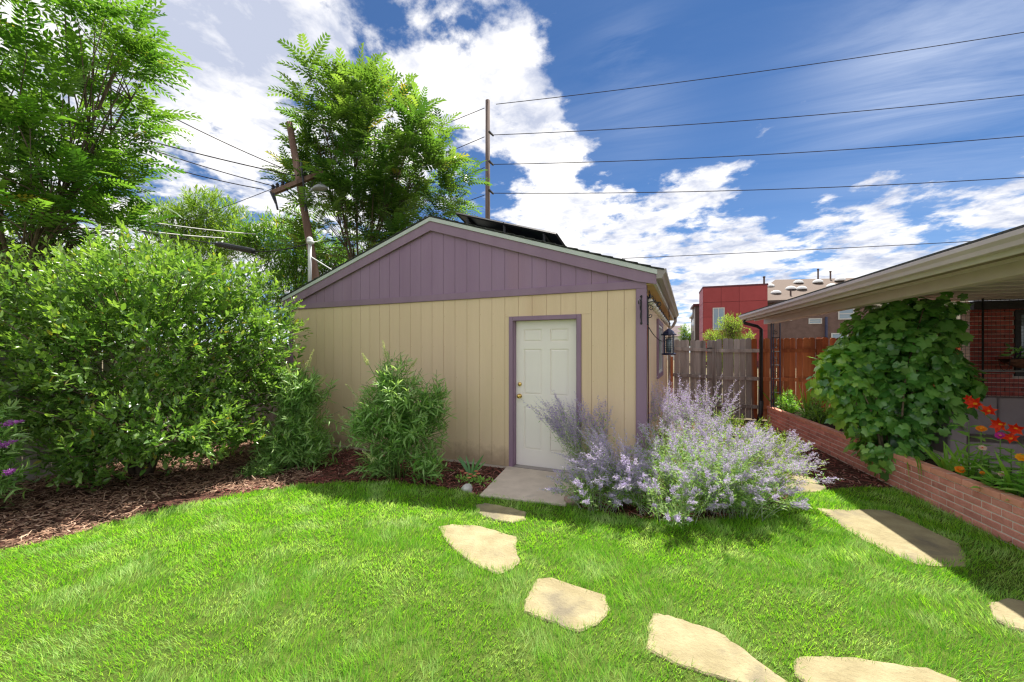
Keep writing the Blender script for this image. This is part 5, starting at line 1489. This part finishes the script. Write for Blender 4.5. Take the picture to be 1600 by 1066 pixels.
# sword leaved plants
def sword(name, label, cat, base, n, ln, w_, fan, mat, group=None, az=None, jit=.12, curl=.25, part='leaf'):
    base = Vector(base); root = empty(name, base, label, cat, group)
    for i in range(n):
        t = (i + .5) / n * 2 - 1
        a = (az if az is not None else 0) if fan else random.uniform(0, 6.28)
        if fan: out = Vector((math.cos(a), math.sin(a), 0)) * t * math.tan(R(38)) + Vector((random.uniform(-jit, jit), random.uniform(-jit, jit), 0))
        else: out = Vector((math.cos(a), math.sin(a), 0)) * random.uniform(.1, .75)
        L1 = ln * random.uniform(.65, 1.1); d = (Vector((0, 0, 1)) + out).normalized()
        side = d.cross(Vector((CX, CY, CZ)) - base).normalized()
        side = (side + Vector((random.gauss(0, .4), random.gauss(0, .4), random.gauss(0, .1)))).normalized()
        vv = []; K = 7
        for k in range(K + 1):
            s_ = k / K; c = base + Vector((out.x, out.y, 0)) * .05 + d * L1 * s_ + Vector((out.x, out.y, -.5)) * L1 * curl * s_ * s_
            ww = w_ * (.55 + .9 * s_ - 1.45 * s_ ** 2.6) * .5 + .0006
            nrm_ = side.cross(d).normalized()
            vv += [tuple(c - side * ww), tuple(c + nrm_ * ww * .5), tuple(c + side * ww)]
        ff = []
        for k in range(K):
            b_ = k * 3; ff += [(b_, b_ + 1, b_ + 4, b_ + 3), (b_ + 1, b_ + 2, b_ + 5, b_ + 4)]
        q = MB(); q.add(vv, ff); q.build(part, M[mat], root, smooth=True)
    return root


ib = G(737, 744)
sword('iris_plant', 'fan of blue green sword leaves in the mulch beside the doorstep', 'plant', ib, 7, .40, .042, True, 'iris', az=0)
cf = empty('coral_flowers', G(740, 756), 'little plant with coral flowers beside the white rock', 'plant')
cp = np.array([tuple(G(738, 755) + Vector((random.gauss(0, .13), random.gauss(0, .05), .02 + random.random() * .05))) for _ in range(170)])
scatter('foliage', OVATE, cp, nrm(rng.normal(size=(170, 3)) + np.array([0, 0, .6])), rdir(170, .2), rng.uniform(.03, .05, 170), M['zinleaf'], cf)


PETAL = ([(0, 0, 0), (-.24, .35, .04), (.24, .35, .04), (-.36, .75, .02), (.36, .75, .02), (0, .6, -.04), (0, 1.05, -.06)], [(0, 5, 1), (0, 2, 5), (1, 5, 3), (2, 4, 5), (3, 5, 6), (5, 4, 6)])


GPET = ([(0, 0, 0), (-.12, .3, .02), (.12, .3, .02), (-.25, .65, .08), (.25, .65, .08), (0, .6, -.02), (-.1, .92, .02), (.1, .92, .02), (0, 1.1, -.12)], [(0, 5, 1), (0, 2, 5), (1, 5, 3), (2, 4, 5), (3, 5, 6), (5, 4, 7), (5, 7, 6), (6, 7, 8)])


def flower_head(mat, root, c, r, n=14, layers=2, cup=.25, eye=None, nd=(0, 0, 1), tm=None):
    q_pos, q_dir, q_up, q_s = [], [], [], []
    nd = Vector(nd).normalized(); a0 = nd.cross(Vector((.3, .9, .1))).normalized(); b0 = nd.cross(a0)
    for l in range(layers):
        for k in range(n):
            a = 2 * math.pi * (k + l * .5) / n + random.uniform(-.1, .1)
            d = a0 * math.cos(a) + b0 * math.sin(a) + nd * (cup + l * .45)
            q_pos.append(tuple(c)); q_dir.append(tuple(d)); q_up.append(tuple(nd)); q_s.append(r * (1 - .25 * l) * random.uniform(.9, 1.08))
    o = scatter('flower', tm or PETAL, np.array(q_pos), np.array(q_dir), np.array(q_up), np.array(q_s), M[mat], root, kind=None)
    if eye:
        m_ = MB(); m_.lathe([(r * .3, -.002), (r * .28, r * .16), (r * .1, r * .24)], tuple(c), 8); m_.build('flower_centre', M[eye], root)
    return o


for px, py in ((728, 751), (735, 753), (741, 756), (733, 759), (747, 752), (744, 748), (722, 748)):
    c = G(px, py) + Vector((0, 0, .085)); flower_head('coralfl', cf, c, .034, 7, 2, .4)

# rocks
def rock(label, c, rx, ry, rz_, mat, seed):
    bm = bmesh.new(); bmesh.ops.create_icosphere(bm, subdivisions=3, radius=1)
    rs = random.Random(seed); ph = [rs.uniform(0, 6) for _ in range(6)]
    for v in bm.verts:
        n_ = 1 + .10 * math.sin(v.co.x * 3 + ph[0]) + .09 * math.sin(v.co.y * 4 + ph[1]) * math.cos(v.co.z * 3 + ph[2]) + .05 * math.sin(v.co.x * 9 + v.co.y * 7 + ph[3])
        v.co = Vector((v.co.x * rx, v.co.y * ry, v.co.z * rz_)) * n_
    me = bpy.data.meshes.new('rock'); bm.to_mesh(me); bm.free(); me.materials.append(M[mat])
    for p_ in me.polygons: p_.use_smooth = True
    o = bpy.data.objects.new('rock', me); o.location = (c[0], c[1], rz_ * .55); link(o)
    tag(o, label, 'rock')


g_1 = G(729, 768); rock('smooth white rock at the lawn edge left of the doorstep', g_1, .075, .06, .055, 'rockw', 1)
g_1 = G(893, 787); rock('rounded pink grey rock half hidden right of the doorstep', g_1, .085, .07, .07, 'rockp', 2)
g_1 = G(1180, 672); rock('small reddish rock near the foot of the fence', g_1, .10, .08, .09, 'rockp', 3)

# planter: gladiolus clumps and leafy fill at the far end
for (px, py, lab, n, ln) in ((1214, 640, 'sword leaved clump at the far end of the planter beside the iron column', 11, .62), (1236, 648, 'bright green sword leaved clump second from the iron column', 8, .55),
                             (1262, 655, 'tall sword leaved clump in the planter just left of the vine', 12, .78), (1282, 668, 'short sword leaved clump tucked against the vine', 6, .4)):
    c = at_a(px, py, .28); c.z = .335
    sword('gladiolus_clump', lab, 'plant', c, n, ln, .03, False, 'glad', 'sword leaved clumps in the planter', curl=.08)
for (px, py, lab, s1) in ((1230, 640, 'leafy green plant filling the planter between the sword leaved clumps', 1), (1275, 665, 'leafy green plant in the planter at the foot of the vine', 2)):
    c = at_a(px, py, .30); c.z = .33
    leafy('leafy_plant', lab, 'plant', c, [(c + Vector((0, 0, .22)), (.26, .5, .26)), (c + Vector((0, .25, .15)), (.24, .35, .2))], 130, 9, OVATE, .06, .18, M['zinleaf'], M['greenstem'], 'leafy plants in the planter', nst=8, r0=.005, seed=s1)


# planter: zinnias and gladiolus flowers at the near end
def zinnia(label, px, py, a, fm, r=.036, leaf=.13, npair=4, tilt=(0, 0), mat='zinleaf', eye='yellowfl', n=12, extra=0):
    top = at_a(px, py - 3, a - .06); g0 = HL(top); base = H(g0.x + tilt[0], g0.y + tilt[1], .335)
    root = empty('zinnia_plant', base, label, 'flower', 'flowers at the near end of the planter')
    pts = bez(base, base.lerp(top, .5) + Vector((0, 0, .05)), top, 8)
    q = MB(); q.tube(pts, [.006 * (1 - .4 * i / 8) for i in range(9)], 5); q.build('stem', M['greenstem'], root, smooth=True)
    me = tmpl_mesh('zinnia_leaf', OVATE_BIG, M[mat])
    for k in range(npair):
        t = .18 + .7 * k / max(npair - 1, 1); i = min(int(t * 8), 7); p_ = pts[i].lerp(pts[i + 1], t * 8 - i)
        a0 = k * 1.57 + random.uniform(-.3, .3)
        for s_ in (0, math.pi):
            d = Vector((math.cos(a0 + s_), math.sin(a0 + s_), random.uniform(.0, .5)))
            copy_leaf(me, root, p_, d, (0, 0, 1), leaf * random.uniform(.75, 1.1) * (1.1 - .35 * t), 'leaf')
    if fm: flower_head(fm, root, top, r, n, 3, .12, eye, nd=(-.35, -.75, .8))
    return root


OVATE_BIG = ([(0, 0, 0), (-.16, .18, .03), (0, .2, -.01), (.16, .18, .03), (-.24, .42, .05), (0, .45, 0), (.24, .42, .05), (-.17, .72, .01), (0, .74, -.05), (.17, .72, .01), (0, 1, -.14)],
             [(0, 2, 1), (0, 3, 2), (1, 2, 5), (1, 5, 4), (2, 3, 6), (2, 6, 5), (4, 5, 8), (4, 8, 7), (5, 6, 9), (5, 9, 8), (7, 8, 10), (8, 9, 10)])
zinnia('tall budded zinnia with big pale green leaves and no open flower', 1514, 662, .30, None, leaf=.20, npair=5)
zinnia('zinnia with an orange flower held above the leaves behind the gladiolus blade', 1533, 673, .26, 'orangefl', .038, npair=4)
zinnia('zinnia with a magenta flower beneath the scarlet gladiolus bloom', 1563, 684, .32, 'magfl', .040, npair=5)
zinnia('zinnia with a small pale peach flower below the orange one', 1535, 703, .22, 'palefl', .030, npair=4, eye='redfl')
zinnia('zinnia with an orange yellow flower at the right edge of the view', 1597, 718, .25, 'yellowfl', .042, npair=5)
zinnia('low marigold orange flower touching the planter cap bricks', 1500, 737, .14, 'orangefl', .040, npair=2, leaf=.07)
zinnia('small half open orange flower low in the planter right of the marigold', 1535, 742, .16, 'orangefl', .020, npair=2, leaf=.08)
zinnia('low zinnia with a small whitish flower beside the planter rim', 1566, 744, .16, 'palefl', .030, npair=4, leaf=.09)
ZL = ['flowerless leafy zinnia right behind the small pale peach flower', 'flowerless leafy zinnia under the magenta flower', 'flowerless zinnia in the middle of the bed below the magenta flower', 'flowerless zinnia just left of the orange yellow flower by the rim', 'flowerless zinnia at the right edge under the orange yellow flower', 'flowerless zinnia left of the pale peach flower', 'lowest flowerless zinnia at the right end of the planter rim', 'small flowerless zinnia between the half open orange and whitish flowers', 'flowerless zinnia at the foot of the scarlet gladiolus stem']
for i, (px, py, a) in enumerate(((1545, 715, .30), (1580, 705, .34), (1560, 730, .26), (1590, 745, .22), (1615, 735, .3), (1525, 722, .3), (1605, 760, .18), (1550, 752, .13), (1628, 700, .36))):
    zinnia(ZL[i], px, py, a, None, leaf=.17, npair=6)
for (px, py, n, ln, lab) in ((1480, 735, 9, .42, 'broad sword leaves leaning left at the near end of the vine'), (1512, 742, 7, .45, 'narrow upright sword leaves behind the marigold'), (1585, 700, 7, .5, 'sword leaves of the scarlet gladiolus among the zinnias')):
    c = at_a(px, py, .22); c.z = .335
    sword('gladiolus_clump', lab, 'plant', c, n, ln, .034, False, 'glad', 'sword leaved clumps in the planter', curl=.22)
# drooping blades over the bricks
for px, py, lab in ((1415, 725, 'sword leaves hanging over the planter bricks below the vine'),):
    c = at_a(px, py, .05); c.z = .40; root = empty('drooping_leaves', c, lab, 'plant')
    for px2, b_ in ((1417, 0), (1437, 0), (1433, 0)):
        s_ = at_a(px2 - 5, 716, .06); s_.z = .41; e = at_a(px2 + 4, 752, -.03); m_ = at_a(px2, 706, -.02)
        pts = bez(s_, m_, e, 7); vv = []; side = (pts[-1] - pts[0]).cross(Vector((HX, HY, 0))).normalized()
        for k, pp in enumerate(pts): ww = .017 * (1 - (k / 7) ** 2) + .002; vv += [tuple(pp - side * ww), tuple(pp + side * ww)]
        q = MB(); q.add(vv, [(2 * k, 2 * k + 1, 2 * k + 3, 2 * k + 2) for k in range(7)]); q.build('leaf', M['glad'], root, smooth=True)

# scarlet gladiolus spike leaning to the left
ga0 = at_a(1650, 745, .30); ga1 = at_a(1520, 632, .30)
glr = empty('gladiolus', (ga0.x, ga0.y, .335), 'scarlet gladiolus spike leaning over the flowers at the near end of the planter', 'flower')
q = MB(); sp_ = bez(ga0, ga0.lerp(ga1, .5) + Vector((0, 0, .03)), ga1, 10); q.tube([(ga0.x, ga0.y, .33)] + sp_, [.008] + [.007 - .0003 * i for i in range(11)], 6); q.build('stem', M['greenstem'], glr, smooth=True)
for px, py, r_ in ((1526, 632, .085), (1545, 643, .068), (1566, 664, .085), (1588, 670, .068), (1580, 686, .062), (1515, 624, .048)):
    c = at_a(px, py, .28)
    tv = Vector((CX, CY, CZ)) - c
    flower_head('redfl', glr, c, r_, 6, 2, .75, 'yellowfl', tm=GPET, nd=(tv.normalized() + Vector((random.uniform(-.7, .3), random.uniform(-.4, .4), random.uniform(-.2, .6)))))
for k in range(4):
    p_ = sp_[2 + 2 * k]; q = MB(); d = (sp_[3 + 2 * k] - sp_[1 + 2 * k]).normalized(); q.tube([p_, p_ + d * .05 + Vector((-.012, 0, .02)), p_ + d * .09 + Vector((-.02, 0, .03))], [.006, .010, .002], 6); q.build('bud', M['greenstem'], glr, smooth=True)
# trough plants
tp = np.array([tuple(H(random.uniform(2.05, 3.2), 2.6 + random.uniform(-.1, .05), 1.55 + random.random() * .14)) for _ in range(130)])
tpo = empty('trailing_plant', H(2.5, 2.6, 1.5), 'straggly green plant growing in the hanging trough', 'plant')
scatter('foliage', OVATE, tp, nrm(rng.normal(size=(130, 3))), rdir(130, .1), rng.uniform(.05, .09, 130), M['vine'], tpo)

# ------------------------------------------------------------------ mulch chips and grass
def inpoly(x, y, poly):
    poly = np.array([(a[0], a[1]) for a in poly]); res = np.zeros(len(x), bool); j = len(poly) - 1
    for i in range(len(poly)):
        xi, yi = poly[i]; xj, yj = poly[j]
        c = ((yi > y) != (yj > y)) & (x < (xj - xi) * (y - yi) / (yj - yi + 1e-12) + xi); res ^= c; j = i
    return res


CHIP = ([(-.5, 0, 0), (.5, 0, 0), (.35, 1, .0), (-.4, 1.05, 0), (-.4, .05, .35), (.42, .05, .35), (.3, .95, .3), (-.3, 1, .35)], [(4, 5, 6), (4, 6, 7), (0, 1, 5), (0, 5, 4), (1, 2, 6), (1, 6, 5), (2, 3, 7), (2, 7, 6), (3, 0, 4), (3, 4, 7)])
def chips(name, label, n, xr, yr, test, mat, zoff=0.0):
    x = rng.uniform(*xr, n); y = rng.uniform(*yr, n); k = test(x, y); x, y = x[k], y[k]; n = len(x)
    pos = np.stack([x, y, rng.uniform(-.008, .016, n) + zoff], 1)
    az = rng.random(n) * 6.28; el = rng.normal(size=n) * .25
    d = np.stack([np.cos(az) * np.cos(el), np.sin(az) * np.cos(el), np.sin(el)], 1); up = nrm(np.array([0, 0, 1.]) + rng.normal(size=(n, 3)) * .35)
    ln = rng.gamma(3, .014, n) + .012; wd = rng.uniform(.006, .014, n); sc = np.stack([wd, ln, wd], 1)
    o = scatter(name, CHIP, pos, d, up, sc, M[mat]); o['label'] = label; return o


padp = [(c0.x, c0.y), (c1.x, c1.y), (2.36, 0), (1.26, 0)]
def notlawn(x, y): return ~inpoly(x, y, LAWN) & ~inpoly(x, y, padp) & (y > -6) & ~((np.abs(x) < 3.12) & (y > -.01)) & ~inpoly(x, y, STONES[7])
def rightof(x, y): return ((x - HO.x) * HX + (y - HO.y) * HY) < 0
chips('wood_mulch', 'brown and tan bark mulch spread under the big shrub', 17000, (-4.05, -.9), (-5.2, .6), lambda x, y: notlawn(x, y) & (x < -1.2 + .5 * np.sin(y * 3)), 'chipbrown')
chips('wood_mulch', 'reddish bark mulch along the garage wall and the planter path', 24000, (-1.8, 6.2), (-2.2, 5.9), lambda x, y: notlawn(x, y) & rightof(x, y) & (x > -1.4 + .5 * np.sin(y * 3)), 'chipred')

nb = 520000
x = rng.uniform(-4.0, 6.9, nb); y = rng.uniform(-6.2, 1.4, nb)
Xr, Yr = x - CX, y - CY
uu = Xr * CC + Yr * SS; ww = -Xr * SS + Yr * CC
view = (ww > 1.2) & (np.abs(uu) < 1.32 * ww + .5)
k = view & inpoly(x, y, LAWN)
for s_ in STONES:
    c = np.mean(np.array(s_), 0); k &= ~inpoly(x, y, [((px_ - c[0]) * .91 + c[0], (py_ - c[1]) * .91 + c[1]) for px_, py_ in s_])
x, y, ww = x[k], y[k], ww[k]
# thinner with distance, where one blade is less than a pixel wide
k = rng.random(len(x)) < np.clip(3.4 / ww, .45, 1); x, y, ww = x[k], y[k], ww[k]; n = len(x)
pat = np.sin(x * 3.1 + np.sin(y * 2.3) * 1.7) * np.sin(y * 3.7 + np.sin(x * 2.1) * 1.3); pat2 = np.sin(x * 9 + 3 * np.sin(y * 4)) * np.sin(y * 8 + 2 * np.sin(x * 5))
ht = (.044 + .007 * pat + .007 * pat2) * rng.uniform(.45, 1.55, n)
la = pat * 2.4 + pat2 * 1.2 + rng.normal(size=n) * .9
lean = rng.uniform(.15, .8, n)
up_d = nrm(np.stack([np.cos(la) * lean, np.sin(la) * lean, np.ones(n)], 1))
nrmv = nrm(np.stack([np.cos(la + rng.normal(size=n) * .6), np.sin(la + rng.normal(size=n) * .6), np.full(n, .2)], 1))
wd = rng.uniform(.0026, .0044, n) * np.clip(ww / 2.6, .9, 1.7)
sc = np.stack([wd, ht, ht], 1)
o = scatter('grass', blade_tmpl(.5, -.30), np.stack([x, y, np.full(n, .004)], 1), up_d, -nrmv, sc, M['grass'])
o['label'] = 'bright green mown lawn grass growing round the flagstones'
print('GRASS', n)
